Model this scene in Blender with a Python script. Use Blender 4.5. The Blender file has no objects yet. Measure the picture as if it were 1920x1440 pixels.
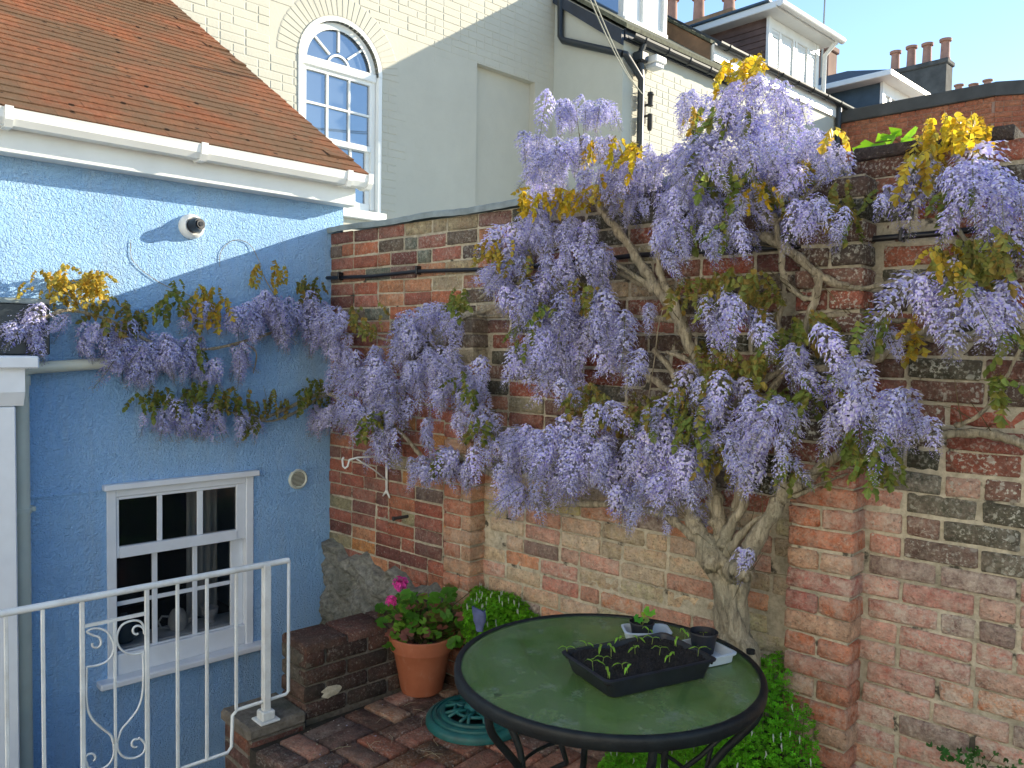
import bpy, bmesh, math, random
import numpy as np
from mathutils import Vector, Matrix
R_ = random.Random(7)
sc = bpy.context.scene
col = sc.collection
rad = math.radians
# ------------------------------------------------------------ camera
FPX = 1500.0
EYE = Vector((4.07, -2.856, 1.67))
_r, _p = rad(0.94), rad(2.6)
up_c = Vector((math.sin(_r)*math.cos(_p), math.cos(_r)*math.cos(_p), math.sin(_p)))
f_c = Vector((0, 0, -1)); h_c = (f_c - up_c*f_c.dot(up_c)).normalized(); r_c = h_c.cross(up_c)
h_w = Vector((-0.670, 0.742, 0)).normalized(); up_w = Vector((0, 0, 1)); r_w = h_w.cross(up_w)
RW = Matrix((h_w, up_w, r_w)).transposed() @ Matrix((h_c, up_c, r_c))
cd = bpy.data.cameras.new('camera'); cam = bpy.data.objects.new('camera', cd); col.objects.link(cam)
cam.matrix_world = Matrix.Translation(EYE) @ RW.to_4x4()
cd.sensor_width = 36; cd.lens = 36*FPX/1920; cd.clip_end = 500; cd.clip_start = 0.05
sc.camera = cam
# ------------------------------------------------------------ light
SUN = Vector((1.177, 2.264, 0.89)).normalized()
el = math.asin(SUN.z); az = math.atan2(SUN.x, SUN.y)
w = bpy.data.worlds.new('World'); sc.world = w; w.use_nodes = True
nt = w.node_tree; nt.nodes.clear()
sky = nt.nodes.new('ShaderNodeTexSky'); sky.sky_type = 'NISHITA'; sky.sun_disc = False
sky.sun_elevation = el; sky.sun_rotation = az; sky.air_density = 1.0; sky.dust_density = 0.0; sky.ozone_density = 2.2
bg = nt.nodes.new('ShaderNodeBackground'); bg.inputs[1].default_value = 0.086
wo = nt.nodes.new('ShaderNodeOutputWorld')
nt.links.new(sky.outputs[0], bg.inputs[0]); nt.links.new(bg.outputs[0], wo.inputs[0])
sd = bpy.data.lights.new('sun', 'SUN'); sd.energy = 2.75; sd.angle = rad(0.5); sd.color = (1.0, 0.87, 0.66)
so = bpy.data.objects.new('sun', sd); col.objects.link(so)
so.rotation_euler = SUN.to_track_quat('Z', 'Y').to_euler()
sc.view_settings.view_transform = 'Standard'; sc.view_settings.look = 'None'
sc.view_settings.gamma = 1; sc.view_settings.exposure = 1.92
sc.view_settings.use_curve_mapping = False
try:
    sc.cycles.max_bounces = 6; sc.cycles.transparent_max_bounces = 8
except Exception: pass
# ------------------------------------------------------------ geometry of the place
NB = Vector((0.997, -0.077, 0)).normalized(); UB = Vector((0.077, 0.997, 0)).normalized()
BROT = math.atan2(NB.y, NB.x)
BF = Matrix.Rotation(BROT, 4, 'Z')          # house frame: local x = outward (o), local y = along (u)
BFI = BF.inverted()
def ray(px, py):
    return RW @ Vector((px-960, -(py-720), -FPX))
def hit(px, py, p0, n):
    d = ray(px, py); t = (p0-EYE).dot(n)/d.dot(n); return EYE + d*t
def gw(px, py, d=0.0):                       # point d in front of the garden wall
    return hit(px, py, Vector((0, -d, 0)), Vector((0, 1, 0)))
def bw(px, py, o=0.0):                       # point o in front of the blue wall; world
    return hit(px, py, NB*o, NB)
def bl(px, py, o=0.0):                       # same, as (o,u,z) in the house frame
    return BFI @ bw(px, py, o)
def gd(px, py, z=0.0):
    return hit(px, py, Vector((0, 0, z)), Vector((0, 0, 1)))
def proj(p):
    v = RW.transposed() @ (Vector(p)-EYE)
    if v.z > -0.05: return None
    return (960+FPX*v.x/-v.z, 720-FPX*v.y/-v.z, -v.z)
# ------------------------------------------------------------ materials
MATS = {}
def mat(name): return MATS[name]
class NB_:
    def __init__(s, name):
        m = bpy.data.materials.new(name); m.use_nodes = True
        s.m = m; s.t = m.node_tree; s.t.nodes.clear(); MATS[name] = m
        s.out = s.n('OutputMaterial'); s.b = s.n('BsdfPrincipled'); s.l(s.b.outputs[0], s.out.inputs[0])
        s.geo = s.n('NewGeometry'); s.pos = s.geo.outputs['Position']
    def n(s, k, **kw):
        x = s.t.nodes.new('ShaderNode'+k)
        for a, v in kw.items(): setattr(x, a, v)
        return x
    def l(s, a, b): s.t.links.new(a, b)
    def set(s, inp, v):
        i = s.b.inputs[inp]
        if hasattr(v, 'links') or hasattr(v, 'is_linked'): s.l(v, i)
        else: i.default_value = v
    def noise(s, scale, detail=4, rough=0.55, vec=None, dist=0):
        x = s.n('TexNoise'); x.inputs['Scale'].default_value = scale; x.inputs['Detail'].default_value = detail
        x.inputs['Roughness'].default_value = rough; x.inputs['Distortion'].default_value = dist
        s.l(vec if vec is not None else s.pos, x.inputs['Vector']); return x.outputs['Fac']
    def vor(s, scale, vec=None, feat='F1'):
        x = s.n('TexVoronoi'); x.feature = feat; x.inputs['Scale'].default_value = scale
        s.l(vec if vec is not None else s.pos, x.inputs['Vector']); return x.outputs['Distance']
    def ramp(s, f, stops):
        x = s.n('ValToRGB'); cr = x.color_ramp
        while len(cr.elements) > 1: cr.elements.remove(cr.elements[-1])
        for i, (p, c) in enumerate(stops):
            e = cr.elements[0] if i == 0 else cr.elements.new(p)
            e.position = p; e.color = (c, c, c, 1) if not isinstance(c, tuple) else (*c, 1)
        s.l(f, x.inputs[0]); return x.outputs[0]
    def mix(s, f, a, b, mode='MIX'):
        x = s.n('Mix'); x.data_type = 'RGBA'; x.blend_type = mode
        for i, v in ((0, f), (6, a), (7, b)):
            if hasattr(v, 'is_linked'): s.l(v, x.inputs[i])
            elif i == 0: x.inputs[0].default_value = v
            else: x.inputs[i].default_value = (*v, 1) if len(v) == 3 else v
        return x.outputs[2]
    def math(s, op, a, b=None):
        x = s.n('Math'); x.operation = op
        for i, v in ((0, a), (1, b)):
            if v is None: continue
            if hasattr(v, 'is_linked'): s.l(v, x.inputs[i])
            else: x.inputs[i].default_value = v
        return x.outputs[0]
    def attr(s, name):
        x = s.n('Attribute'); x.attribute_name = name; return x
    def bump(s, h, strength=0.5, dist=0.01, prev=None):
        x = s.n('Bump'); x.inputs['Strength'].default_value = strength; x.inputs['Distance'].default_value = dist
        s.l(h, x.inputs['Height'])
        if prev is not None: s.l(prev, x.inputs['Normal'])
        s.l(x.outputs[0], s.b.inputs['Normal']); return x.outputs[0]
def stretch(k, sx, sy, sz):
    x = k.n('VectorMath'); x.operation = 'MULTIPLY'; k.l(k.pos, x.inputs[0]); x.inputs[1].default_value = (sx, sy, sz); return x.outputs[0]

def simple(name, c, rough=0.6, var=0.12, scale=12, metal=0, bump=0.0, bscale=60, spec=0.5, dirt=0.0, dirtc=(0.12, 0.11, 0.08)):
    k = NB_(name)
    f = k.noise(scale, 5)
    lo = tuple(x*(1-var) for x in c); hi = tuple(min(1, x*(1+var)) for x in c)
    cc = k.mix(k.ramp(f, [(0.3, 0.0), (0.7, 1.0)]), lo, hi)
    if dirt:
        d = k.ramp(k.noise(scale*0.45, 7, 0.7), [(0.45, 0.0), (0.75, dirt)])
        cc = k.mix(d, cc, dirtc)
    k.set('Base Color', cc); k.set('Roughness', rough); k.set('Metallic', metal); k.set('Specular IOR Level', spec)
    if bump: k.bump(k.noise(bscale, 6), bump, 0.004)
    return k.m
def brickmat(name, bumpd=0.006):
    k = NB_(name)
    t = k.attr('tint'); x = k.attr('wear')    # wear: r = lichen, g = lime bloom, b = grime
    sp = k.n('SeparateColor'); k.l(x.outputs['Color'], sp.inputs[0])
    n1 = k.noise(26, 6, 0.65); n2 = k.noise(7, 5, 0.6); n3 = k.noise(110, 4, 0.6)
    c = k.mix(k.ramp(n1, [(0.3, 0.0), (0.72, 1.0)]), k.mix(1.0, t.outputs['Color'], (0.55, 0.50, 0.48), 'MULTIPLY'), k.mix(1.0, t.outputs['Color'], (1.38, 1.34, 1.3), 'MULTIPLY'))
    c = k.mix(k.ramp(k.noise(10, 7, 0.75), [(0.48, 0.0), (0.60, 0.4)]), c, k.mix(1.0, t.outputs['Color'], (1.25, 0.85, 0.75), 'MULTIPLY'))
    c = k.mix(k.ramp(n3, [(0.54, 0.0), (0.66, 0.55)]), c, (0.07, 0.045, 0.035))
    c = k.mix(k.ramp(k.noise(75, 5, 0.7), [(0.56, 0.0), (0.68, 0.5)]), c, (0.62, 0.55, 0.45))
    st = k.ramp(k.noise(3.2, 7, 0.72), [(0.52, 0.0), (0.70, 0.45)])
    c = k.mix(st, c, (0.075, 0.07, 0.055))
    # grime
    g = k.math('MULTIPLY', k.ramp(n2, [(0.32, 0.25), (0.6, 1.0)]), sp.outputs[2])
    c = k.mix(g, c, (0.035, 0.034, 0.028))
    # lime bloom
    l = k.math('MULTIPLY', k.ramp(k.noise(24, 9, 0.78), [(0.38, 0.0), (0.62, 1.0)]), sp.outputs[1])
    c = k.mix(l, c, (0.66, 0.56, 0.46))
    # lichen: specks and discs
    v = k.ramp(k.noise(85, 3, 0.6), [(0.53, 0.0), (0.60, 1.0)])
    msk = k.ramp(k.noise(13, 6, 0.7), [(0.40, 0.0), (0.58, 1.0)])
    v2 = k.ramp(k.vor(26), [(0.08, 0.8), (0.15, 0.0)])
    v3 = k.ramp(k.vor(11), [(0.11, 0.55), (0.15, 0.0)])
    lv = k.math('MULTIPLY', k.math('MAXIMUM', k.math('MULTIPLY', v, msk), k.math('MAXIMUM', k.math('MULTIPLY', v2, 0.75), v3)), sp.outputs[0])
    c = k.mix(lv, c, (0.58, 0.58, 0.50))
    k.set('Base Color', c); k.set('Roughness', 0.92); k.set('Specular IOR Level', 0.25)
    h = k.math('ADD', k.math('MULTIPLY', n1, 1.0), k.math('MULTIPLY', n3, 0.7))
    k.bump(h, 1.0, bumpd*1.6)
    return k.m
brickmat('old_brick', 0.010)
brickmat('painted_brick_stub', 0.003)
def mortar(name, c1, c2, moss=0.3):
    k = NB_(name)
    n1 = k.noise(40, 7, 0.7); n2 = k.noise(4, 4)
    c = k.mix(k.ramp(n1, [(0.3, 0.0), (0.7, 1.0)]), c1, c2)
    c = k.mix(k.math('MULTIPLY', k.ramp(n2, [(0.45, 0.0), (0.65, 1.0)]), moss), c, (0.05, 0.06, 0.035))
    if name == 'mortar':
        c = k.mix(k.ramp(k.noise(11, 4, 0.6), [(0.60, 0.0), (0.66, 0.9)]), c, (0.035, 0.033, 0.026))
        c = k.mix(k.ramp(k.noise(3.2, 7, 0.72), [(0.52, 0.0), (0.70, 0.45)]), c, (0.075, 0.07, 0.055))
    k.set('Base Color', c); k.set('Roughness', 0.95); k.bump(n1, 1.0, 0.012); return k.m
mortar('mortar', (0.36, 0.32, 0.23), (0.68, 0.62, 0.48), 0.35)
mortar('joint_soil', (0.02, 0.018, 0.013), (0.05, 0.043, 0.03), 0.3)
mortar('orange_mortar', (0.36, 0.22, 0.16), (0.45, 0.30, 0.22), 0.0)
mortar('rubble', (0.10, 0.105, 0.09), (0.34, 0.34, 0.30), 0.5)
mortar('concrete', (0.10, 0.085, 0.065), (0.24, 0.21, 0.17), 0.6)
mortar('earth', (0.02, 0.015, 0.01), (0.055, 0.042, 0.03), 0.2)
mortar('compost', (0.006, 0.005, 0.005), (0.028, 0.024, 0.022), 0.0)
# pebbledash blue render
k = NB_('blue_render')
nz = k.noise(62, 3, 0.5, dist=1.2); nz2 = k.noise(150, 3, 0.5); big = k.noise(1.6, 5, 0.6)
c = k.mix(k.ramp(big, [(0.35, 0.0), (0.7, 1.0)]), (0.28, 0.51, 0.84), (0.37, 0.60, 0.88))
streak = k.ramp(k.noise(5, 6, 0.7, vec=stretch(k, 2.2, 2.2, 0.22)), [(0.48, 0.0), (0.75, 0.35)])
c = k.mix(k.ramp(k.noise(7, 6, 0.7), [(0.50, 0.0), (0.72, 0.30)]), c, (0.24, 0.42, 0.70))
c = k.mix(streak, c, (0.42, 0.50, 0.58))
k.set('Base Color', c); k.set('Roughness', 0.8); k.set('Specular IOR Level', 0.3)
k.bump(k.math('ADD', nz, k.math('MULTIPLY', nz2, 0.35)), 0.95, 0.020)
# painted brick (cream)
for nm, cc in (('cream_paint', (0.53, 0.52, 0.44)), ('white_render', (0.50, 0.52, 0.46))):
    k = NB_(nm)
    a = k.noise(3, 6, 0.7); b = k.noise(45, 5, 0.6)
    c = k.mix(k.ramp(a, [(0.35, 0.0), (0.75, 1.0)]), tuple(x*0.92 for x in cc), cc)
    st = k.ramp(k.noise(3.5, 7, 0.75, vec=stretch(k, 2, 2, 0.3)), [(0.6, 0.0), (0.85, 0.3)])
    c = k.mix(st, c, (0.48, 0.50, 0.42))
    k.set('Base Color', c); k.set('Roughness', 0.75); k.bump(b, 0.5, 0.003)
simple('white_upvc', (0.80, 0.82, 0.80), 0.35, 0.04, 5, dirt=0.15, dirtc=(0.45, 0.46, 0.4))
simple('white_gloss', (0.74, 0.78, 0.82), 0.3, 0.05, 8, dirt=0.12, dirtc=(0.4, 0.42, 0.4))
simple('white_metal', (0.72, 0.75, 0.74), 0.4, 0.08, 14, bump=0.35, bscale=120, dirt=0.55, dirtc=(0.40, 0.36, 0.30))
simple('cream_pipe', (0.60, 0.62, 0.52), 0.4, 0.06, 8, dirt=0.25, dirtc=(0.35, 0.38, 0.3))
simple('black_plastic', (0.012, 0.013, 0.016), 0.35, 0.2, 10)
simple('black_gutter', (0.02, 0.026, 0.032), 0.4, 0.2, 10)
simple('tray_plastic', (0.010, 0.012, 0.018), 0.5, 0.3, 30, dirt=0.25, dirtc=(0.06, 0.06, 0.06))
simple('table_metal', (0.007, 0.010, 0.012), 0.5, 0.3, 30, bump=0.3, bscale=160, dirt=0.3, dirtc=(0.03, 0.04, 0.038), spec=.3)
simple('lead', (0.22, 0.27, 0.28), 0.6, 0.25, 14, bump=0.4, bscale=30, dirt=0.4, dirtc=(0.13, 0.16, 0.13))
simple('slate', (0.035, 0.045, 0.055), 0.6, 0.3, 6, bump=0.3)
simple('slate_blue', (0.05, 0.085, 0.12), 0.5, 0.2, 6)
simple('mossy_slate', (0.10, 0.105, 0.07), 0.9, 0.5, 25, bump=0.6)
simple('brown_render', (0.26, 0.155, 0.09), 0.9, 0.25, 5, bump=0.5, dirt=0.6, dirtc=(0.08, 0.075, 0.05))
simple('hung_tile', (0.13, 0.085, 0.075), 0.85, 0.3, 6, bump=0.3)
simple('stack_render', (0.075, 0.08, 0.08), 0.95, 0.35, 4, bump=0.4)
simple('clay_pot', (0.36, 0.20, 0.15), 0.85, 0.2, 6)
simple('coping_stone', (0.075, 0.075, 0.07), 0.9, 0.25, 4, bump=0.3)
simple('teal_resin', (0.010, 0.105, 0.10), 0.5, 0.25, 18, bump=0.2, dirt=0.35, dirtc=(0.03, 0.06, 0.05))
simple('blue_cloth', (0.085, 0.105, 0.22), 0.9, 0.2, 30, bump=0.3)
simple('old_black_paint', (0.02, 0.03, 0.05), 0.6, 0.3, 6)
simple('iron', (0.03, 0.03, 0.03), 0.7, 0.3, 30)
simple('porcelain', (0.55, 0.56, 0.55), 0.25, 0.05, 4)
simple('marble', (0.50, 0.50, 0.50), 0.3, 0.3, 18)
simple('room_dark', (0.03, 0.035, 0.04), 0.9)
simple('curtain', (0.5, 0.5, 0.48), 0.9)
simple('wire_metal', (0.35, 0.37, 0.33), 0.5)
simple('ground_earth', (0.32, 0.30, 0.27), 0.95, 0.3, 2, bump=0.5)
simple('door_dark', (0.015, 0.022, 0.03), 0.35, 0.2, 4)
simple('far_pink', (0.24, 0.15, 0.12), 0.9, 0.2, 3)
simple('translucent_tray', (0.55, 0.62, 0.68), 0.3, 0.06, 8)
simple('bounce_render', (0.74, 0.71, 0.66), 0.85, 0.06, 2, bump=0.2)
# terracotta
k = NB_('terracotta')
a = k.noise(9, 6, 0.65); c = k.mix(k.ramp(a, [(0.3, 0.0), (0.7, 1.0)]), (0.30, 0.09, 0.04), (0.38, 0.125, 0.06))
c = k.mix(k.ramp(k.noise(22, 8, 0.75, vec=stretch(k, 1, 1, 0.5)), [(0.55, 0.0), (0.8, 0.4)]), c, (0.50, 0.34, 0.26))
k.set('Base Color', c); k.set('Roughness', 0.7); k.bump(k.noise(60, 5), 0.3, 0.003)
# roof tile
k = NB_('roof_tile')
t = k.attr('tint'); n1 = k.noise(30, 6, 0.65); n2 = k.noise(1.7, 5, 0.65)
c = k.mix(k.ramp(n1, [(0.3, 0.0), (0.7, 1.0)]), k.mix(1.0, t.outputs['Color'], (0.7, 0.68, 0.66), 'MULTIPLY'), k.mix(1.0, t.outputs['Color'], (1.2, 1.2, 1.2), 'MULTIPLY'))
moss = k.ramp(n2, [(0.38, 0.15), (0.58, 0.85)])
c = k.mix(moss, c, (0.12, 0.085, 0.055))
c = k.mix(k.ramp(k.vor(9), [(0.10, 0.9), (0.14, 0.0)]), c, (0.03, 0.02, 0.015))
c = k.mix(k.ramp(k.noise(14, 6, 0.7), [(0.55, 0.0), (0.7, 0.5)]), c, (0.16, 0.13, 0.09))
k.set('Base Color', c); k.set('Roughness', 0.95); k.set('Specular IOR Level', 0.1); k.bump(n1, 0.6, 0.004)
# bark
k = NB_('bark')
n1 = k.noise(18, 7, 0.7, vec=stretch(k, 3, 3, 0.5), dist=0.8); n2 = k.noise(60, 5, 0.6); n3 = k.noise(6, 4)
c = k.mix(k.ramp(n1, [(0.3, 0.0), (0.65, 1.0)]), (0.12, 0.095, 0.06), (0.62, 0.54, 0.38))
c = k.mix(k.ramp(n3, [(0.45, 0.0), (0.7, 0.5)]), c, (0.24, 0.24, 0.17))
c = k.mix(k.ramp(n2, [(0.6, 0.0), (0.75, 0.4)]), c, (0.05, 0.042, 0.03))
k.set('Base Color', c); k.set('Roughness', 0.9); k.bump(k.math('ADD', n1, k.math('MULTIPLY', n2, 0.5)), 1.0, 0.022)
# foliage / petals
def leafy(name, trans=0.45, rough=0.5, rnd=0.25):
    k = NB_(name)
    t = k.attr('tint'); oi = k.n('ObjectInfo')
    n = k.noise(45, 3)
    hv = k.n('HueSaturation'); k.l(t.outputs['Color'], hv.inputs['Color'])
    k.l(k.math('ADD', k.math('MULTIPLY', oi.outputs['Random'], rnd), 1.0-rnd*0.5), hv.inputs['Value'])
    k.l(k.math('ADD', k.math('MULTIPLY', oi.outputs['Random'], 0.02), 0.49), hv.inputs['Hue'])
    c = k.mix(k.ramp(n, [(0.3, 0.25), (0.7, 0.0)]), hv.outputs[0], k.mix(1.0, hv.outputs[0], (0.7, 0.7, 0.7), 'MULTIPLY'))
    k.set('Base Color', c); k.set('Roughness', rough); k.set('Specular IOR Level', 0.3)
    tr = k.n('BsdfTranslucent'); k.l(c, tr.inputs[0])
    mx = k.n('MixShader'); mx.inputs[0].default_value = trans
    k.l(k.b.outputs[0], mx.inputs[1]); k.l(tr.outputs[0], mx.inputs[2]); k.l(mx.outputs[0], k.out.inputs[0])
leafy('petal', 0.28, 0.6, 0.3); leafy('leaf', 0.5, 0.45, 0.3)
# glass
def glassmat(name, tint, rough, trans):
    k = NB_(name)
    k.set('Base Color', (*tint, 1)); k.set('Roughness', rough); k.set('Specular IOR Level', 0.9)
    tb = k.n('BsdfTransparent'); mx = k.n('MixShader'); mx.inputs[0].default_value = trans
    k.l(k.b.outputs[0], mx.inputs[1]); k.l(tb.outputs[0], mx.inputs[2]); k.l(mx.outputs[0], k.out.inputs[0]); return k
glassmat('window_glass', (0.012, 0.015, 0.018), 0.04, 0.70)
k = glassmat('sky_glass', (0.03, 0.05, 0.09), 0.03, 0.0); k.set('Specular IOR Level', 1.0); k.set('Coat Weight', 1.0); k.b.inputs['Metallic'].default_value = 0.55; k.b.inputs['Base Color'].default_value = (0.20, 0.26, 0.34, 1)
k = NB_('lit_glass'); k.set('Base Color', (0.7, 0.72, 0.7, 1)); k.set('Roughness', 0.15)  # pale base colour paints in the sun reflected by the dormer panes
k = NB_('table_glass')
n1 = k.noise(6, 6, 0.65, dist=0.5); n2 = k.noise(260, 3, 0.6); n3 = k.noise(13, 7, 0.75)
c = k.mix(k.ramp(n1, [(0.35, 0.0), (0.65, 1.0)]), (0.11, 0.22, 0.045), (0.22, 0.33, 0.13))
c = k.mix(k.ramp(n3, [(0.54, 0.0), (0.68, 0.6)]), c, (0.34, 0.38, 0.32))
c = k.mix(k.ramp(n2, [(0.62, 0.0), (0.70, 0.35)]), c, (0.25, 0.28, 0.22))
c = k.mix(k.ramp(k.vor(5.3), [(0.045, 0.8), (0.07, 0.0)]), c, (0.02, 0.03, 0.028))
k.set('Base Color', c); k.set('Roughness', k.ramp(n1, [(0.3, 0.05), (0.7, 0.18)])); k.set('Specular IOR Level', 1.0)
k.bump(n2, 0.25, 0.001)
tb = k.n('BsdfTransparent'); tb.inputs[0].default_value = (0.55, 0.75, 0.5, 1); mx = k.n('MixShader'); mx.inputs[0].default_value = 0.38
k.l(k.b.outputs[0], mx.inputs[1]); k.l(tb.outputs[0], mx.inputs[2]); k.l(mx.outputs[0], k.out.inputs[0])
# ------------------------------------------------------------ object helpers
def tag(o, label=None, cat=None, group=None, kind=None):
    if label: o['label'] = label
    if cat: o['category'] = cat
    if group: o['group'] = group
    if kind: o['kind'] = kind
    return o
def thing(name, label, cat, loc=(0, 0, 0), rz=0, group=None):
    o = bpy.data.objects.new(name, None); col.objects.link(o); o.empty_display_size = 0.1
    o.location = loc; o.rotation_euler = (0, 0, rz); return tag(o, label, cat, group)
def house(name, label, cat, u=0, o_=0, z=0, group=None):
    """Empty in the house frame; returned with a local offset so that parts are given in (o,u,z) relative to it"""
    p = BF @ Vector((o_, u, z)); return thing(name, label, cat, p, BROT, group)
class MB:
    def __init__(s): s.v = []; s.f = []; s.mi = []; s.c = None; s.cur = 0
    def add(s, vs, fs, mi=None):
        b = len(s.v); s.v += [tuple(x) for x in vs]; s.f += [tuple(i+b for i in f) for f in fs]
        s.mi += [s.cur if mi is None else mi]*len(fs)
    def box(s, x0, x1, y0, y1, z0, z1, bev=0.0, mi=None):
        if x0 > x1: x0, x1 = x1, x0
        if y0 > y1: y0, y1 = y1, y0
        if z0 > z1: z0, z1 = z1, z0
        b = min(bev, (x1-x0)*.3, (y1-y0)*.3, (z1-z0)*.3)
        if b <= 0:
            vs = [(x, y, z) for z in (z0, z1) for y in (y0, y1) for x in (x0, x1)]
            s.add(vs, [(0, 2, 3, 1), (4, 5, 7, 6), (0, 1, 5, 4), (2, 6, 7, 3), (0, 4, 6, 2), (1, 3, 7, 5)], mi); return
        P = {}; vs = []
        xs = (x0, x1); ys = (y0, y1); zs = (z0, z1); sg = (1, -1)
        for i in (0, 1):
            for j in (0, 1):
                for kk in (0, 1):
                    for a in range(3):
                        p = [xs[i], ys[j], zs[kk]]
                        for q in range(3):
                            if q != a: p[q] += b*sg[(i, j, kk)[q]]
                        P[i, j, kk, a] = len(vs); vs.append(tuple(p))
        F = []
        for a in range(3):
            for e in (0, 1):
                o1, o2 = [q for q in range(3) if q != a]
                ring = []
                for (m, n) in ((0, 0), (1, 0), (1, 1), (0, 1)):
                    ix = [0, 0, 0]; ix[a] = e; ix[o1] = m; ix[o2] = n; ring.append(P[ix[0], ix[1], ix[2], a])
                F.append(tuple(ring))
        for a in range(3):
            o1, o2 = [q for q in range(3) if q != a]
            for m in (0, 1):
                for n in (0, 1):
                    ia = [0, 0, 0]; ib = [0, 0, 0]; ia[o1] = ib[o1] = m; ia[o2] = ib[o2] = n; ib[a] = 1
                    ia = tuple(ia); ib = tuple(ib)
                    F.append((P[ia+(o1,)], P[ib+(o1,)], P[ib+(o2,)], P[ia+(o2,)]))
        for i in (0, 1):
            for j in (0, 1):
                for kk in (0, 1): F.append((P[i, j, kk, 0], P[i, j, kk, 1], P[i, j, kk, 2]))
        s.add(vs, F, mi)
    def prism(s, poly, axis, a0, a1, mi=None):
        """poly: 2D points in the plane of the other two axes (in order), extruded along axis"""
        n = len(poly); vs = []
        for a in (a0, a1):
            for p in poly:
                q = list(p); q.insert(axis, a); vs.append(tuple(q))
        F = [tuple(range(n))[::-1], tuple(range(n, 2*n))] + [(i, (i+1) % n, n+(i+1) % n, n+i) for i in range(n)]
        s.add(vs, F, mi)
    def tube(s, pts, r, seg=8, mi=None, cap=True, noise=0, rng=R_):
        pts = [Vector(p) for p in pts]; n = len(pts)
        rs = r if hasattr(r, '__len__') else [r]*n
        vs = []; prev = None
        for i, p in enumerate(pts):
            t = (pts[min(i+1, n-1)]-pts[max(i-1, 0)]).normalized()
            if prev is None:
                a = Vector((0, 0, 1)) if abs(t.z) < 0.9 else Vector((1, 0, 0)); x = t.cross(a).normalized()
            else: x = (prev - t*prev.dot(t)).normalized()
            prev = x; y = t.cross(x)
            for j in range(seg):
                a = 2*math.pi*j/seg; rr = rs[i]*(1+noise*rng.uniform(-1, 1))
                vs.append(p + x*math.cos(a)*rr + y*math.sin(a)*rr)
        F = []
        for i in range(n-1):
            for j in range(seg):
                k2 = (j+1) % seg; F.append((i*seg+j, i*seg+k2, (i+1)*seg+k2, (i+1)*seg+j))
        if cap: F.append(tuple(range(seg))[::-1]); F.append(tuple(range((n-1)*seg, n*seg)))
        s.add(vs, F, mi)
    def lathe(s, prof, c=(0, 0, 0), seg=32, mi=None, ax=2):
        vs = []; n = len(prof)
        for (r, z) in prof:
            for j in range(seg):
                a = 2*math.pi*j/seg; p = [r*math.cos(a), r*math.sin(a), z]
                if ax == 0: p = [z, p[0], p[1]]
                vs.append((p[0]+c[0], p[1]+c[1], p[2]+c[2]))
        F = [(i*seg+j, i*seg+(j+1) % seg, (i+1)*seg+(j+1) % seg, (i+1)*seg+j) for i in range(n-1) for j in range(seg)]
        s.add(vs, F, mi)
    def build(s, name, m, parent=None, smooth=False, ang=None, loc=None):
        me = bpy.data.meshes.new(name); me.from_pydata(s.v, [], s.f)
        ms = m if isinstance(m, (list, tuple)) else [m]
        for x in ms: me.materials.append(mat(x))
        if len(ms) > 1: me.polygons.foreach_set('material_index', s.mi)
        if s.c is not None: put_attr(me, s.c)
        me.update()
        bm = bmesh.new(); bm.from_mesh(me); bmesh.ops.recalc_face_normals(bm, faces=bm.faces); bm.to_mesh(me); bm.free()
        if smooth: me.shade_smooth()
        if ang is not None:
            me.shade_smooth()
            try: me.set_sharp_from_angle(angle=rad(ang))
            except Exception: pass
        o = bpy.data.objects.new(name, me); col.objects.link(o)
        if parent: o.parent = parent
        if loc is not None: o.location = loc
        return o
def put_attr(me, d):
    for nm, arr in d.items():
        a = me.attributes.new(nm, 'FLOAT_COLOR', 'POINT')
        a.data.foreach_set('color', np.asarray(arr, dtype=np.float32).ravel())
def np_mesh(name, V, F, attrs, m, smooth=False):
    """V (n,3) array, F list/array of tris or quads with the same size"""
    me = bpy.data.meshes.new(name)
    V = np.asarray(V, dtype=np.float32); F = np.asarray(F, dtype=np.int32)
    me.vertices.add(len(V)); me.vertices.foreach_set('co', V.ravel())
    k_ = F.shape[1]; me.loops.add(F.size); me.loops.foreach_set('vertex_index', F.ravel())
    me.polygons.add(len(F)); me.polygons.foreach_set('loop_start', np.arange(0, F.size, k_, dtype=np.int32))
    try: me.polygons.foreach_set('loop_total', np.full(len(F), k_, dtype=np.int32))
    except Exception: pass
    me.update(calc_edges=True); put_attr(me, attrs)
    for x in (m if isinstance(m, (list, tuple)) else [m]): me.materials.append(mat(x))
    if smooth: me.shade_smooth()
    else: me.shade_flat()
    return me
def link(name, me, parent=None, loc=(0, 0, 0), rot=(0, 0, 0), sc_=1):
    o = bpy.data.objects.new(name, me); col.objects.link(o); o.parent = parent
    o.location = loc; o.rotation_euler = rot; o.scale = (sc_,)*3 if not hasattr(sc_, '__len__') else sc_; return o
def part(name, m, parent, *boxes, bev=0.0):
    if len(boxes) > 1 and name in ('glazing_bar', 'pane'):
        for x in boxes: o = part(name, m, parent, x, bev=bev)
        return o
    b = MB()
    for x in boxes: b.box(*x, bev=bev)
    return b.build(name, m, parent)
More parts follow.
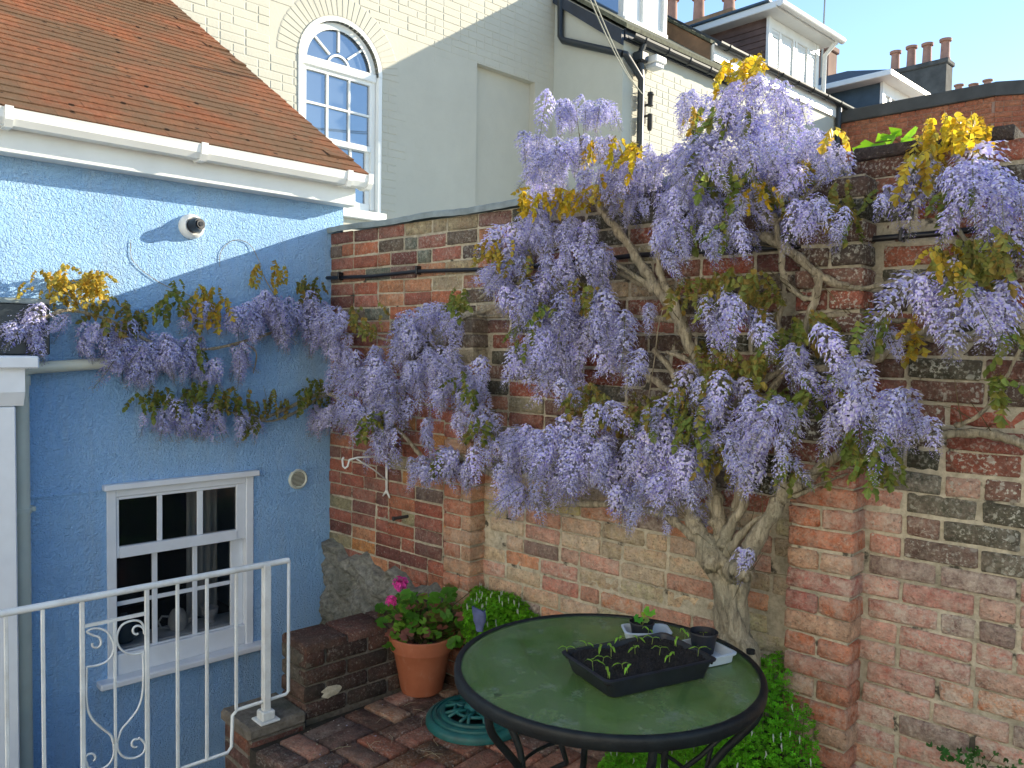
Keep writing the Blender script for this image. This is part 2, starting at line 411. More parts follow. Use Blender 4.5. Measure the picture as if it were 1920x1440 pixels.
# ------------------------------------------------------------ bricks
def brick_geo(x0, x1, z0, z1, yf, dep, rng, rough=0.004, rnd=0.007, nx=5, nz=4, skew=0.0):
    """brick whose worn face looks to -y; verts, quads"""
    xs = np.linspace(x0, x1, nx-2); zs = np.linspace(z0, z1, nz-2)
    e = rnd*1.3
    xs = np.concatenate(([x0], [x0+e], xs[1:-1], [x1-e], [x1])); zs = np.concatenate(([z0], [z0+e], zs[1:-1], [z1-e], [z1]))
    nx = len(xs); nz = len(zs); V = []; t1 = rng.uniform(-1, 1)*skew; t2 = rng.uniform(-1, 1)*skew
    for j, z in enumerate(zs):
        for i, x in enumerate(xs):
            ex = i in (0, nx-1); ez = j in (0, nz-1)
            y = yf + (rnd if (ex or ez) else 0) + (rnd*0.9 if (ex and ez) else 0) + rng.uniform(-1, 1)*rough*(0.6 if not (ex or ez) else 0.9)
            y += t1*(x-x0)/(x1-x0)
            dx = rng.uniform(-1, 1)*rough*0.7; dz = rng.uniform(-1, 1)*rough*0.6 + t2*(x-x0)/(x1-x0)
            if ex and ez: dx += (rnd*.5 if i == 0 else -rnd*.5); dz += (rnd*.5 if j == 0 else -rnd*.5)
            V.append((x+dx, y, z+dz))
    F = [(j*nx+i, j*nx+i+1, (j+1)*nx+i+1, (j+1)*nx+i) for j in range(nz-1) for i in range(nx-1)]
    ring = [i for i in range(nx)] + [j*nx+nx-1 for j in range(1, nz)] + [(nz-1)*nx+i for i in range(nx-2, -1, -1)] + [j*nx for j in range(nz-2, 0, -1)]
    b = len(V)
    for r in ring: V.append((V[r][0], yf+dep, V[r][2]))
    n = len(ring)
    F += [(ring[(i+1) % n], ring[i], b+i, b+(i+1) % n) for i in range(n)]
    return V, F
class Courses:
    """collects bricks, then builds the ones that show largest singly and the rest as one"""
    def __init__(s): s.items = []
    def add(s, V, F, tint, wear, world=None):
        s.items.append((V, F, tint, wear))
    def build(s, parent, M, name, m, limit=300, minpx=9, smooth=True):
        sc_ = []
        for i, (V, F, t, w_) in enumerate(s.items):
            P = [proj(M @ Vector(V[q])) for q in (0, len(V)//3, len(V)//2, len(V)-1)]
            if any(p is None for p in P): sc_.append((0, i)); continue
            cx = sum(p[0] for p in P)/4; cy = sum(p[1] for p in P)/4
            sz = max(p[0] for p in P)-min(p[0] for p in P)
            ins = -30 < cx < 1950 and -30 < cy < 1470
            sc_.append((sz if ins and sz > minpx else 0, i))
        sc_.sort(reverse=True)
        single = [i for z, i in sc_[:limit] if z > 0]; ss = set(single)
        for i in single:
            V, F, t, w_ = s.items[i]; b = MB(); b.v = list(V); b.f = list(F); b.mi = [0]*len(F)
            me = np_mesh(name, V, F, {'tint': [(*t, 1)]*len(V), 'wear': [(*w_, 1)]*len(V)}, m, smooth); link(name, me, parent)
        rest = [x for i, x in enumerate(s.items) if i not in ss]
        if rest:
            VV = []; FF = []; T = []; Wr = []
            for V, F, t, w_ in rest:
                b = len(VV); VV += list(V); FF += [tuple(i+b for i in f) for f in F]; T += [(*t, 1)]*len(V); Wr += [(*w_, 1)]*len(V)
            me = np_mesh(name+'_courses', VV, FF, {'tint': T, 'wear': Wr}, m, smooth); o = link(name+'work' if name == 'brick' else name+'_courses', me, parent); o['kind'] = 'stuff'
        return len(single)
#@@SECTION structure
# ------------------------------------------------------------ ground, patio
g = MB(); g.box(-150, 150, -150, 150, -1.4, -1.3)
tag(g.build('ground', 'ground_earth'), kind='structure')
HI = Matrix.Identity(4)
PAT = house('patio', None, None); PAT['kind'] = 'structure'
b = MB(); b.box(1.13, 8, -1.05, 3.3, -1.3, -0.03); b.box(2.2, 8, -4.5, -1.05, -1.3, -0.03)
b.build('paving_bed', 'joint_soil', PAT)
# basket weave bricks
O0 = gd(770, 1402); ang = math.atan2(h_w.y, h_w.x) - rad(40.0)
d1 = Vector((math.cos(ang), math.sin(ang), 0)); d2 = Vector((d1.y, -d1.x, 0))
rng = random.Random(3); S = 0.226; C = Courses(); PM = PAT.matrix_basis.copy(); PMI = PM.inverted()
PM = Matrix.Translation(PAT.location) @ Matrix.Rotation(BROT, 4, 'Z'); PMI = PM.inverted()
pal_pav = [(0.48, 0.19, 0.12), (0.40, 0.15, 0.10), (0.52, 0.27, 0.19), (0.28, 0.15, 0.11), (0.42, 0.21, 0.11), (0.22, 0.14, 0.12)]
def paver(c0, ax, bx, L, Wd, tint, wear):
    V, F = brick_geo(0, L, 0, Wd, 0, 0.05, rng, 0.0025, 0.006, skew=0.003)
    out = []; dz = rng.uniform(-0.004, 0.004)
    for (x, y, z) in V:
        p = c0 + ax*x + bx*z; p = Vector((p.x, p.y, -y+dz)); out.append(tuple(PMI @ p))
    C.add(out, F, tint, wear)
for i in range(-14, 16):
    for j in range(-16, 8):
        c0 = O0 + d1*(i*S) + d2*(j*S)
        loc = PMI @ (c0 + d1*(S/2)+d2*(S/2))
        wc = c0 + d1*(S/2)+d2*(S/2)
        if wc.y > 0.02 or loc.y < -4.2 or loc.x > 6 : continue
        if not (loc.x > 1.22 and loc.y > -0.98) and not (loc.x > 2.3): continue
        for q in (0, 1):
            tint = rng.choice(pal_pav); gr = rng.uniform(0.05, 0.55) + (0.3 if loc.x < 1.75 else 0)
            wear = (rng.uniform(0, .35), rng.uniform(0, .35) if rng.random() < .4 else 0, min(gr, .95))
            if (i+j) % 2: paver(c0 + d2*(q*S/2+.005) + d1*.005, d1, d2, S-.010, S/2-.010, tint, wear)
            else: paver(c0 + d1*(q*S/2+.005)+d2*.005, d2, d1, S-.010, S/2-.010, tint, wear)
C.build(PAT, PM, 'brick', 'old_brick')
# ------------------------------------------------------------ garden wall
GW = thing('garden_wall', 'old brick garden wall with lead coping behind the wisteria', 'wall', (0, 0, 0))
WTOP = 2.335; XE = 5.6
rng = random.Random(11)
core = MB()
# wavy mortar face
nx, nz = 220, 90; V = []; F = []
for j in range(nz+1):
    for i in range(nx+1):
        x = XE*i/nx; z = -0.3+(WTOP+0.3)*j/nz
        V.append((x, 0.0075+rng.uniform(-.003, .003), z))
F = [(j*(nx+1)+i, j*(nx+1)+i+1, (j+1)*(nx+1)+i+1, (j+1)*(nx+1)+i) for j in range(nz) for i in range(nx)]
me = np_mesh('mortar', V, F, {}, 'mortar', True); link('mortar', me, GW)
core.box(0.0, XE, 0.016, 0.215, -1.3, WTOP); core.build('wall_core', 'mortar', GW)
PIL = [(gw(831, 960, .1).x, gw(881, 1000, .1).x, .10), (gw(1472, 1150, .1).x, gw(1597, 1150, .1).x, .105)]
reds = [(0.30, 0.085, 0.055), (0.26, 0.075, 0.055), (0.34, 0.115, 0.065), (0.22, 0.065, 0.05), (0.38, 0.16, 0.085), (0.17, 0.06, 0.055)]
darks = [(0.085, 0.06, 0.055), (0.11, 0.065, 0.055), (0.065, 0.065, 0.05), (0.16, 0.065, 0.05), (0.30, 0.075, 0.05), (0.08, 0.075, 0.055)]
buffs = [(0.46, 0.30, 0.20), (0.42, 0.26, 0.18), (0.38, 0.17, 0.12), (0.48, 0.33, 0.22), (0.30, 0.22, 0.14), (0.36, 0.30, 0.18)]
pinks = [(0.38, 0.15, 0.12), (0.42, 0.19, 0.15), (0.34, 0.13, 0.11), (0.44, 0.17, 0.09), (0.37, 0.20, 0.16), (0.20, 0.12, 0.11)]
def wall_style(x, z, rng):
    t, wv = wall_style0(x, z, rng); m_ = 1.5 if max(t) > .2 else 1.2
    return (min(.64, t[0]*m_*1.0), min(.54, t[1]*m_*1.16), min(.44, t[2]*m_*1.12)), wv
def wall_style0(x, z, rng):
    r = rng.random()
    if x < PIL[0][0]+.15:
        if z > 1.5:
            t = rng.choice(reds if r < .72 - max(0, x-.5)*.5 else [(0.14, 0.10, 0.08), (0.24, 0.19, 0.13), (0.11, 0.075, 0.07), (0.30, 0.23, 0.15), (0.10, 0.12, 0.10)])
            return t, (rng.uniform(.0, .5)*min(1, x+.2), rng.uniform(0, .3), rng.uniform(.0, .45))
        t = rng.choice(reds if r < .85 else [(0.42, 0.18, 0.07), (0.10, 0.06, 0.06), (0.24, 0.20, 0.12)])
        return t, (.05, rng.uniform(0, .25), rng.uniform(0, .35))
    if x < PIL[1][0]:
        if z < 1.05:
            t = rng.choice(buffs if r < .6 else pinks)
            if r > .96: t = (0.40, 0.36, 0.09)
            return t, (.1, rng.uniform(.2, .75), rng.uniform(0, .2))
        t = rng.choice(darks if r < .62 else (reds if r < .85 else buffs))
        return t, (rng.uniform(.2, .8), rng.uniform(0, .3), rng.uniform(.2, .7))
    if z > 1.28:
        t = rng.choice(darks if r < .8 else [(0.26, 0.075, 0.05), (0.22, 0.065, 0.05), (0.30, 0.09, 0.055)])
        return t, (rng.uniform(.35, 1.0), rng.uniform(0, .15), rng.uniform(.15, .65))
    if z > .98:
        t = rng.choice(pinks if r < .6 else darks)
        return t, (rng.uniform(.3, 1), rng.uniform(.1, .5), rng.uniform(.0, .3))
    t = rng.choice(pinks)
    return t, (rng.uniform(0, .5), rng.uniform(.35, .9)+(.25 if z < .6 else 0), rng.uniform(0, .25))
C = Courses(); CH = 0.0752  ; nC = int((WTOP+0.25)/CH)
for cI in range(nC):
    z1 = WTOP-0.002-cI*CH; z0 = z1-0.065
    x = 0.004 - (0.1125 if cI % 2 else 0.0) ; kk = rng.randint(0, 3)
    while x < XE-0.05:
        header = (rng.random() < .14)
        L = 0.1025 if header else 0.215
        x1 = x+L; xa = max(x, 0.002)
        if x1 > XE: x1 = XE
        if x1-xa > .03:
            xc = (xa+x1)/2
            inP = any(p[0]-.0 < xc < p[1]+.0 for p in PIL) and not (xc < 2 and z1 > 1.86)
            rub = (z1 < 0.46 - 0.09*xc + .03*math.sin(xc*21) and xc < 1.12)
            if not inP and not rub:
                t, wv = wall_style(xc, z0, rng)
                jz = rng.uniform(-.003, .003)
                yf = rng.uniform(-.004, .004)
                if rng.random() < .05: yf += .006
                old = xc > 1.2
                V, F = brick_geo(xa+rng.uniform(0, .003), x1-rng.uniform(0, .003), z0+jz, z1+jz, yf, .04, rng, .0034 if old else .002, .0042 if old else .003, skew=.003)
                C.add(V, F, t, wv)
        x = x1 + 0.010 + rng.uniform(-.002, .003)
    for (pa, pb, pd) in PIL:                         # pilasters: one stretcher and a half across, header pairs
        W_ = pb-pa
        if (z1 > 2.27 and pa > 2) or (z1 > 1.86 and pa < 2): continue
        big = pa > 2
        if big: cuts = [0, 1] if cI % 2 else [0, .5, 1]
        else: cuts = [0, 1] if cI % 2 else [0, .62, 1]
        for a_, b_ in zip(cuts[:-1], cuts[1:]):
            xa = pa+W_*a_+(.005 if a_ > 0 else 0); xb = pa+W_*b_-(.005 if b_ < 1 else 0)
            t, wv = wall_style(pa-.3 if (big and z0 < 1.1 and rng.random() < .3) else pa-.1 if pa < 2 else pb+.1, z0, rng)
            if big and z0 < 1.2: t = rng.choice([(0.52, 0.20, 0.11), (0.48, 0.20, 0.13), (0.42, 0.15, 0.12), (0.55, 0.36, 0.24), (0.50, 0.17, 0.08)]); wv = (.1, rng.uniform(.1, .7), rng.uniform(0, .15))
            if not big and z0 < 1.2: t = rng.choice([(0.54, 0.22, 0.12), (0.48, 0.19, 0.11), (0.56, 0.34, 0.20)]); wv = (.1, rng.uniform(.1, .5), rng.uniform(0, .2))
            V, F = brick_geo(xa, xb, z0, z1, -pd+rng.uniform(-.004, .004), pd+.03, rng, .004, .0055, skew=.003)
            C.add(V, F, t, wv)
    # the returns
for (pa, pb, pd) in PIL:
    b = MB(); b.box(pa+.012, pb-.012, -pd+.012, .012, -.3, WTOP-(.07 if pa > 2 else .49)); b.build('pilaster_core', 'mortar', GW)
C.build(GW, HI, 'brick', 'old_brick')
# rubble plinth at the corner
V = []; F = []; nx, nz = 46, 46; rng = random.Random(5)
for j in range(nz+1):
    for i in range(nx+1):
        x = .0 + 1.16*i/nx; zt = .47-.09*x+.03*math.sin(x*21)+.012*math.sin(x*53); z = -.3+(zt+.3)*j/nz
        d = -.012-.05*(0.5+0.5*math.sin(x*17+z*9)*math.sin(z*23-x*5)) - .014*rng.random() - .02*math.sin(x*41+z*31)*math.sin(z*37)
        if j == nz or i in (nx,): d = .0
        V.append((x, d, z))
F = [(j*(nx+1)+i, j*(nx+1)+i+1, (j+1)*(nx+1)+i+1, (j+1)*(nx+1)+i) for j in range(nz) for i in range(nx)]
me = np_mesh('rubble_plinth', V, F, {}, 'rubble', False); link('rubble_plinth', me, GW)['label'] = 'rough grey stone footing in the corner'
V = []; nx, nz = 110, 14
for j in range(nz+1):
    for i in range(nx+1):
        x = PIL[1][1]+.03+2.3*i/nx; zt = .10+.035*math.sin(x*9)+.02*math.sin(x*31); z = -.05+(zt+.05)*j/nz
        d = -.01-.03*(0.5+0.5*math.sin(x*14+z*19)*math.sin(z*33-x*5)) - .012*rng.random()
        if j == nz: d = .004
        V.append((x, d, z))
F = [(j*(nx+1)+i, j*(nx+1)+i+1, (j+1)*(nx+1)+i+1, (j+1)*(nx+1)+i) for j in range(nz) for i in range(nx)]
link('rubble_plinth', np_mesh('rubble_plinth', V, F, {}, 'rubble', False), GW)['label'] = 'crumbling rubble footing at the foot of the wall on the right'
# coping
b = MB(); xs = np.linspace(-0.0, 2.9, 60)
for i in range(59):
    pass
V = []; F = []
for i, x in enumerate(xs):
    w1 = .004*math.sin(x*9)+rng.uniform(-.002, .002)
    for (y, z) in ((-.022, WTOP+.002+w1), (-.026, WTOP+.030+w1), (-.012, WTOP+.037+w1), (.23, WTOP+.05), (.24, WTOP+.01)): V.append((x, y, z))
F = [(i*5+j, (i+1)*5+j, (i+1)*5+j+1, i*5+j+1) for i in range(59) for j in range(4)]
me = np_mesh('coping', V, F, {}, 'lead', True); link('coping', me, GW)
# dark top bricks to the right
C = Courses(); rng = random.Random(8)
x = PIL[1][0]+.0
tops = [(gw(1601, 310).x, gw(1722, 290).x, 2.342), (gw(1730, 290).x, gw(1838, 270).x, 2.332), (gw(1856, 265).x, gw(1903, 260).x, 2.345)]
for (a_, b_, zt) in tops:
    V, F = brick_geo(a_, b_, WTOP-.004, zt+.055-.0 if False else zt+.03, -.012, .22, rng, .002, .004); C.add(V, F, (0.075, 0.06, 0.06), (.05, .0, .35))
C.build(GW, HI, 'coping_brick', 'old_brick')
# ------------------------------------------------------------ blue house
BH = house('blue_house', 'blue rendered back extension with red plain tile roof and white gutter', 'house')
wz = lambda px, py: bl(px, py).z
wu = lambda px, py: bl(px, py).y
win_u0, win_u1 = wu(200, 1050), wu(474, 1050)
win_zt, win_zb = wz(335, 905), wz(335, 1240)
UL, UR = -5.2, .088
b = MB(); T = -0.2
b.box(T, 0, UL, win_u0, -1.3, 2.51); b.box(T, 0, win_u1, UR, -1.3, 2.51)
b.box(T, 0, win_u0, win_u1, win_zt, 2.51); b.box(T, 0, win_u0, win_u1, -1.3, win_zb)
b.box(-2.36, T, UR-.2, UR, -1.3, 2.51)
b.build('wall', 'blue_render', BH)
# string course (drip joint)
zs = wz(52, 937); zs2 = wz(611, 874)
b = MB(); zz = (zs+zs2)/2
b.box(0.0, .007, UL, win_u0-.01, zz-.006, zz+.006, .002); b.box(0, .007, win_u1+.01, -.004, zz-.006, zz+.006, .002)
b.build('drip_bead', 'blue_render', BH)
# fascia, soffit, gutter
b = MB(); b.box(.0, .10, UL, UR+.03, 2.505, 2.53); b.build('soffit', 'white_upvc', BH)
b = MB(); b.box(.10, .122, UL, UR+.008, 2.50, 2.66, .003); b.build('fascia', 'white_upvc', BH)
b = MB(); prof = [(.125, 2.655), (.125, 2.61), (.15, 2.598), (.215, 2.598), (.235, 2.625), (.24, 2.655), (.245, 2.668), (.238, 2.668), (.232, 2.64), (.21, 2.604), (.155, 2.604), (.131, 2.615), (.131, 2.655)]
b.prism(prof, 1, UL, .142); b.build('gutter', 'white_upvc', BH)
for px in (14, 378, 650, 690):
    u = bl(px, 290, .2).y
    b = MB(); p2 = [(.124, 2.672), (.124, 2.600), (.15, 2.588), (.22, 2.588), (.243, 2.618), (.250, 2.675), (.236, 2.675), (.236, 2.640), (.131, 2.65), (.131, 2.672)]
    b.prism(p2, 1, u-.016-(.006 if px == 690 else 0), u+.016-(.006 if px == 690 else 0)); b.build('gutter_bracket' if px != 690 else 'gutter_end_cap', 'white_upvc', BH)
# roof tiles
eo, ez, eu = .205, 2.668, bl(690, 332, .2).y
tt = bl(315, 0, -2.37); to, tz, tu = -2.37, tt.z, tt.y
dirs = Vector((to-eo, 0, tz-ez)); SL = dirs.length; dirs.normalize(); nrm = Vector((-dirs.z, 0, dirs.x)); 
if nrm.z < 0: nrm = -nrm
b = MB()
b.add([(eo-.03, UL, ez-.03), (eo-.03, eu-.02, ez-.03), (to, tu-.02, tz-.03), (to, UL, tz-.03)], [(0, 1, 2, 3)])
b.build('roof_deck', 'room_dark', BH)
C = Courses(); rng = random.Random(21); G = 0.088; n = int(SL/G)+1
for r in range(n):
    s0 = r*G; ue = eu + (tu-eu)*min(1, s0/SL)
    u = ue - rng.uniform(0, .006); first = True
    off = .0825 if r % 2 else 0
    while u > -3.4:
        wdt = .165 if not (first and off) else .085
        first = False
        ln = 0.20
        ua, ub_ = u-wdt+.0008, u
        lift = rng.uniform(0, .0015) + (.008 if rng.random() < .02 else 0); tilt = .014
        # tile plate: tail raised above the course below
        pts = []
        sag = -.003
        for (ss, uu, hh) in ((s0, ua, 0), (s0, ub_, 0), (s0+ln, ub_, 0), (s0+ln, ua, 0)):
            pass
        tail = s0 + rng.uniform(-.0015, .0015)
        def P(ss, uu, hh): 
            q = Vector((eo, uu, ez)) + dirs*ss + nrm*hh; return tuple(q)
        h0 = .017+lift; h1 = .003; th = .013
        um = (ua+ub_)/2
        V = [P(tail, ua, h0), P(tail, um, h0+.003+sag), P(tail, ub_, h0), P(s0+ln, ua, h1), P(s0+ln, um, h1), P(s0+ln, ub_, h1),
             P(tail, ua, h0-th), P(tail, um, h0-th+.003+sag), P(tail, ub_, h0-th), P(s0+ln, ua, h1-th), P(s0+ln, um, h1-th), P(s0+ln, ub_, h1-th)]
        F = [(0, 1, 4, 3), (1, 2, 5, 4), (6, 7, 1, 0), (7, 8, 2, 1), (8, 11, 5, 2), (9, 6, 0, 3), (7, 6, 9, 10), (8, 7, 10, 11)]
        base = rng.choice([(0.28, 0.105, 0.055), (0.27, 0.10, 0.05), (0.29, 0.11, 0.06), (0.26, 0.095, 0.05), (0.30, 0.12, 0.06), (0.24, 0.10, 0.055)])
        if ss < 1 and uu < -.6: base = tuple(x*.85 for x in base)
        C.add(V, F, base, (0, 0, 0)); u -= .165 if wdt > .1 else .0825
C.build(BH, BF, 'tile', 'roof_tile', smooth=False, minpx=8)
# drainpipe left
dp = bl(45, 1000, .07)
b = MB(); zt = bl(60, 690, .07).z
b.tube([(.06, dp.y, -1.3), (.06, dp.y, zt-.05)], .03, 16); b.tube([(.06, dp.y, zt-.08), (.06, dp.y, zt-.035)], .036, 16)
zc = bl(45, 958, .07).z; b.tube([(.06, dp.y, zc-.012), (.06, dp.y, zc+.012)], .036, 16); b.box(.0, .05, dp.y-.055, dp.y+.055, zc-.012, zc+.012, .003)
b.tube([(.06, dp.y, zt-.045), (.06, dp.y+.005, zt-.012), (.06, dp.y+.05, zt), (.06, bl(215, 680, .06).y, bl(215, 680, .06).z), (.06, -.9, bl(215, 680, .06).z+.02)], .028, 14)
b.build('drainpipe', 'cream_pipe', BH, ang=40)
# round vent
c = bl(558, 898)
b = MB(); b.lathe([(.0, .010), (.044, .010), (.046, .014), (.052, .018), (.058, .012), (.060, .0)], c=(0.0, c.y, c.z), seg=32, ax=0); 
v = b.build('vent', 'cream_pipe', BH, ang=40)
b = MB()
for i in range(-5, 6):
    h = i*.0075; wv = math.sqrt(max(0, .042**2-h*h)); b.box(.0102, .012, c.y-wv, c.y+wv, c.z+h-.0017, c.z+h+.0017)
b.build('slot', 'black_plastic', v)
# --- sash window
def fr(*boxes, name='frame', m='white_gloss', parent=None, bev=.003): return part(name, m, parent, *boxes, bev=bev)
u0, u1 = win_u0, win_u1
zt_, zb_ = win_zt, win_zb
W = MB(); W.box(-.06, .012, u0, u0+.045, zb_, zt_, .004); W.box(-.06, .012, u1-.045, u1, zb_, zt_, .004); W.box(-.06, .012, u0+.045, u1-.045, zt_-.04, zt_, .004)
win = W.build('window', 'white_gloss', BH)
fr((.0, .045, u0-.02, u1+.02, zt_, zt_+.03), name='head_drip', parent=win)
su0, su1 = wu(181, 1280), wu(489, 1225); zsl = wz(181, 1297); 
b = MB(); zsT = (wz(200, 1262)+wz(480, 1190))/2; zsB = (wz(181, 1296)+wz(489, 1212))/2
b.box(-.06, .075, su0, su1, zsB+.012, zsB+.045, .006); b.build('sill', 'white_gloss', win)
part('bottom_rail', 'white_gloss', win, (-.05, .0, u0+.045, u1-.045, zsB+.045, wz(221, 1228)), bev=.004)
ztop = wz(225, 937); zmid1 = wz(225, 1025); zmid0 = wz(220, 1047); zbar = wz(221, 1137); zlow = wz(221, 1228)
gu = [wu(223, 985), wu(295, 985), wu(305, 985), wu(370, 985), wu(381, 985), wu(443, 985)]
gl = [wu(219, 1140), wu(290, 1140), wu(300, 1140), wu(366, 1140), wu(375, 1140), wu(437, 1140)]
up = fr((-.02, .004, u0+.045, gu[0], zmid0, zt_-.04), (-.02, .004, gu[5], u1-.045, zmid0, zt_-.04), (-.02, .004, gu[0], gu[5], ztop, zt_-.04), (-.02, .012, gu[0], gu[5], zmid0, zmid1), name='upper_sash', parent=win)
fr((-.016, .000, gu[1], gu[2], zmid1, ztop), (-.016, .000, gu[3], gu[4], zmid1, ztop), name='glazing_bar', parent=up)
lo_ = fr((-.055, -.03, u0+.045, gl[0], zlow, zmid0), (-.055, -.03, gl[5], u1-.045, zlow, zmid0), (-.054, -.028, gl[0], gl[5], zlow-.002, zlow+.004), name='lower_sash', parent=win)
fr((-.05, -.032, gl[1], gl[2], zlow, zmid0), (-.05, -.032, gl[3], gl[4], zlow, zmid0), name='glazing_bar', parent=lo_)
fr((-.049, -.034, gl[0], gl[5], zbar-.011, zbar+.011), name='glazing_bar', parent=lo_)
for (g0, g1) in ((gu[0], gu[1]), (gu[2], gu[3]), (gu[4], gu[5])):
    part('pane', 'window_glass', win, (-.012, -.009, g0, g1, zmid1, ztop))
for (g0, g1) in ((gl[0], gl[1]), (gl[2], gl[3]), (gl[4], gl[5])):
    for (za, zb2) in ((zlow, zbar-.011), (zbar+.011, zmid0)): part('pane', 'window_glass', win, (-.044, -.041, g0, g1, za, zb2))
b = MB()       # dim room behind
b.add([(-.21, u0-.4, -.2), (-.21, u1+.4, -.2), (-.21, u1+.4, zt_+.2), (-.21, u0-.4, zt_+.2), (-1.6, u0-.4, -.2), (-1.6, u1+.4, -.2), (-1.6, u1+.4, zt_+.2), (-1.6, u0-.4, zt_+.2)], [(4, 5, 6, 7), (0, 4, 7, 3), (1, 5, 6, 2), (0, 1, 5, 4), (3, 2, 6, 7)])
b.box(-.34, -.06, u0, u1, zb_-.03, zlow-.006)
b.build('room', 'room_dark', BH)
b = MB(); q_ = [(-.30+.025*math.sin(i*1.9), u1-.26+.012*i) for i in range(17)]; b.add([(x, y, zlow) for x, y in q_]+[(x, y, zt_) for x, y in q_], [(i, i+1, i+18, i+17) for i in range(16)]); b.build('curtain', 'curtain', BH, smooth=True)
part('inner_sill', 'white_gloss', BH, (-.24, -.06, u0+.01, u1-.01, zlow-.0055, zlow+.012))
# wall corner flaunching above the garden wall
# things behind the window
zi = zlow+.012
def inside(u, o=-.14): return BF @ Vector((o, u, zi))
tp = thing('teapot', 'white china teapot behind the lower middle window pane', 'teapot', inside(wu(352, 1170)), BROT)
b = MB(); b.lathe([(0, 0), (.035, 0), (.040, .006), (.052, .03), (.050, .07), (.040, .095), (.036, .10)], seg=24); b.build('body', 'porcelain', tp, smooth=True)
b = MB(); b.lathe([(.037, .10), (.03, .112), (.012, .12), (.008, .126), (.011, .133), (.006, .14), (0, .141)], seg=20); b.build('lid', 'porcelain', tp, smooth=True)
b = MB(); b.tube([(0, .045, .03), (0, .075, .05), (0, .092, .085), (0, .105, .10)], [.016, .012, .009, .007], 10); b.build('spout', 'porcelain', tp, smooth=True)
b = MB(); b.tube([(0, -.046, .082), (0, -.085, .092), (0, -.105, .065), (0, -.09, .03), (0, -.048, .022)], .006, 8); b.build('handle', 'porcelain', tp, smooth=True)
mo = thing('mortar_bowl', 'small grey marble mortar behind the lower right window pane', 'mortar', inside(wu(413, 1160)), BROT)
b = MB(); b.lathe([(0, 0), (.03, 0), (.031, .008), (.022, .016), (.024, .024), (.042, .05), (.046, .085), (.040, .085), (.034, .055), (0, .04)], seg=24); b.build('bowl', 'marble', mo, smooth=True)
pe = thing('pestle', 'marble pestle leaning out of the mortar bowl', 'pestle', inside(wu(413, 1160)) + Vector((0, 0, .04)), BROT)
b = MB(); b.tube([(0, .012, 0), (0, -.02, .04), (0, -.05, .066)], [.014, .009, .012], 10); b.build('pestle_shaft', 'marble', pe, smooth=True)
pn = thing('round_jar', 'dark round jar behind the lower left window pane', 'jar', inside(wu(250, 1190)), BROT)
b = MB(); b.lathe([(0, 0), (.04, 0), (.062, .03), (.066, .07), (.05, .11), (.02, .13), (.012, .14), (0, .141)], seg=24); b.build('jar_body', 'slate_blue', pn, smooth=True)
b = MB(); b.lathe([(.0, .134), (.016, .136), (.016, .15), (0, .155)], seg=16); b.build('knob', 'slate_blue', pn, smooth=True)
# security camera
c = bl(358, 425, .0)
sc2 = thing('security_camera', 'white dome security camera with black lens on the blue wall', 'security camera', BF @ Vector((0, c.y, c.z)), BROT)
b = MB(); b.lathe([(.066, .0), (.066, .012), (.060, .03), (.050, .045), (.046, .047)], seg=32, ax=0); b.lathe([(.046, .047), (.04, .04), (0, .04)], seg=32, ax=0)
b.build('housing', 'white_upvc', sc2, ang=40)
b = MB(); b.tube([(.03, .0, 0), (.06, .004, .004), (.095, .010, .006)], [.040, .038, .030], 24); b.build('camera_head', 'black_plastic', sc2, ang=50)
b = MB(); b.tube([(.093, .010, .006), (.102, .012, .006)], [.022, .022], 20); b.tube([(.102, .012, .006), (.107, .0125, .006)], [.012, .012], 16); b.build('lens', 'black_plastic', sc2, ang=50)
#@@SECTION houses
# ------------------------------------------------------------ white house (arched window)
WH = house('white_house', 'cream painted brick house wall with tall arched sash window', 'house', 0, -2.37)
au0, au1 = bl(559, 200, -2.37).y, bl(717, 200, -2.37).y; ac = (au0+au1)/2; AR = (au1-au0)/2
azs = bl(638, 124, -2.37).z; azb = bl(680, 402, -2.37).z
ru0, ru1 = bl(895, 200, -2.37).y, bl(1004, 200, -2.37).y; rzt = (bl(896, 120, -2.37).z+bl(1004, 152, -2.37).z)/2
WR = bl(1040, 100, -2.37).y; WZT = 6.6
# wall body with arched hole: built as quads around
b = MB(); xb, xf = -.22, -.012
def wallface(b, x):
    n = 24; arc = [(ac+AR*math.cos(math.pi*i/n), azs+AR*math.sin(math.pi*i/n)) for i in range(n+1)]
    top = azs+AR+.001
    b.box(xb, x, -1.2, au0, 0, WZT); b.box(xb, x, au1, ru0, 0, WZT); b.box(xb, x, au0, au1, 0, azb); b.box(xb, x, au0, au1, top, WZT)
    b.box(xb, x, ru0, ru1, rzt, WZT); b.box(xb, x-.09, ru0, ru1, 0, rzt); b.box(xb, x, ru1, WR, 0, WZT)
    for i in range(n):
        (ua, za), (ub_, zb2) = arc[i], arc[i+1]
        b.add([(x, ua, za), (x, ub_, zb2), (x, ub_, top), (x, ua, top), (xb, ua, za), (xb, ub_, zb2), (xb, ub_, top), (xb, ua, top)], [(0, 1, 2, 3), (4, 5, 1, 0)])
wallface(b, xf); b.build('wall', 'cream_paint', WH)
C = Courses(); rng = random.Random(17); CHW = .0755
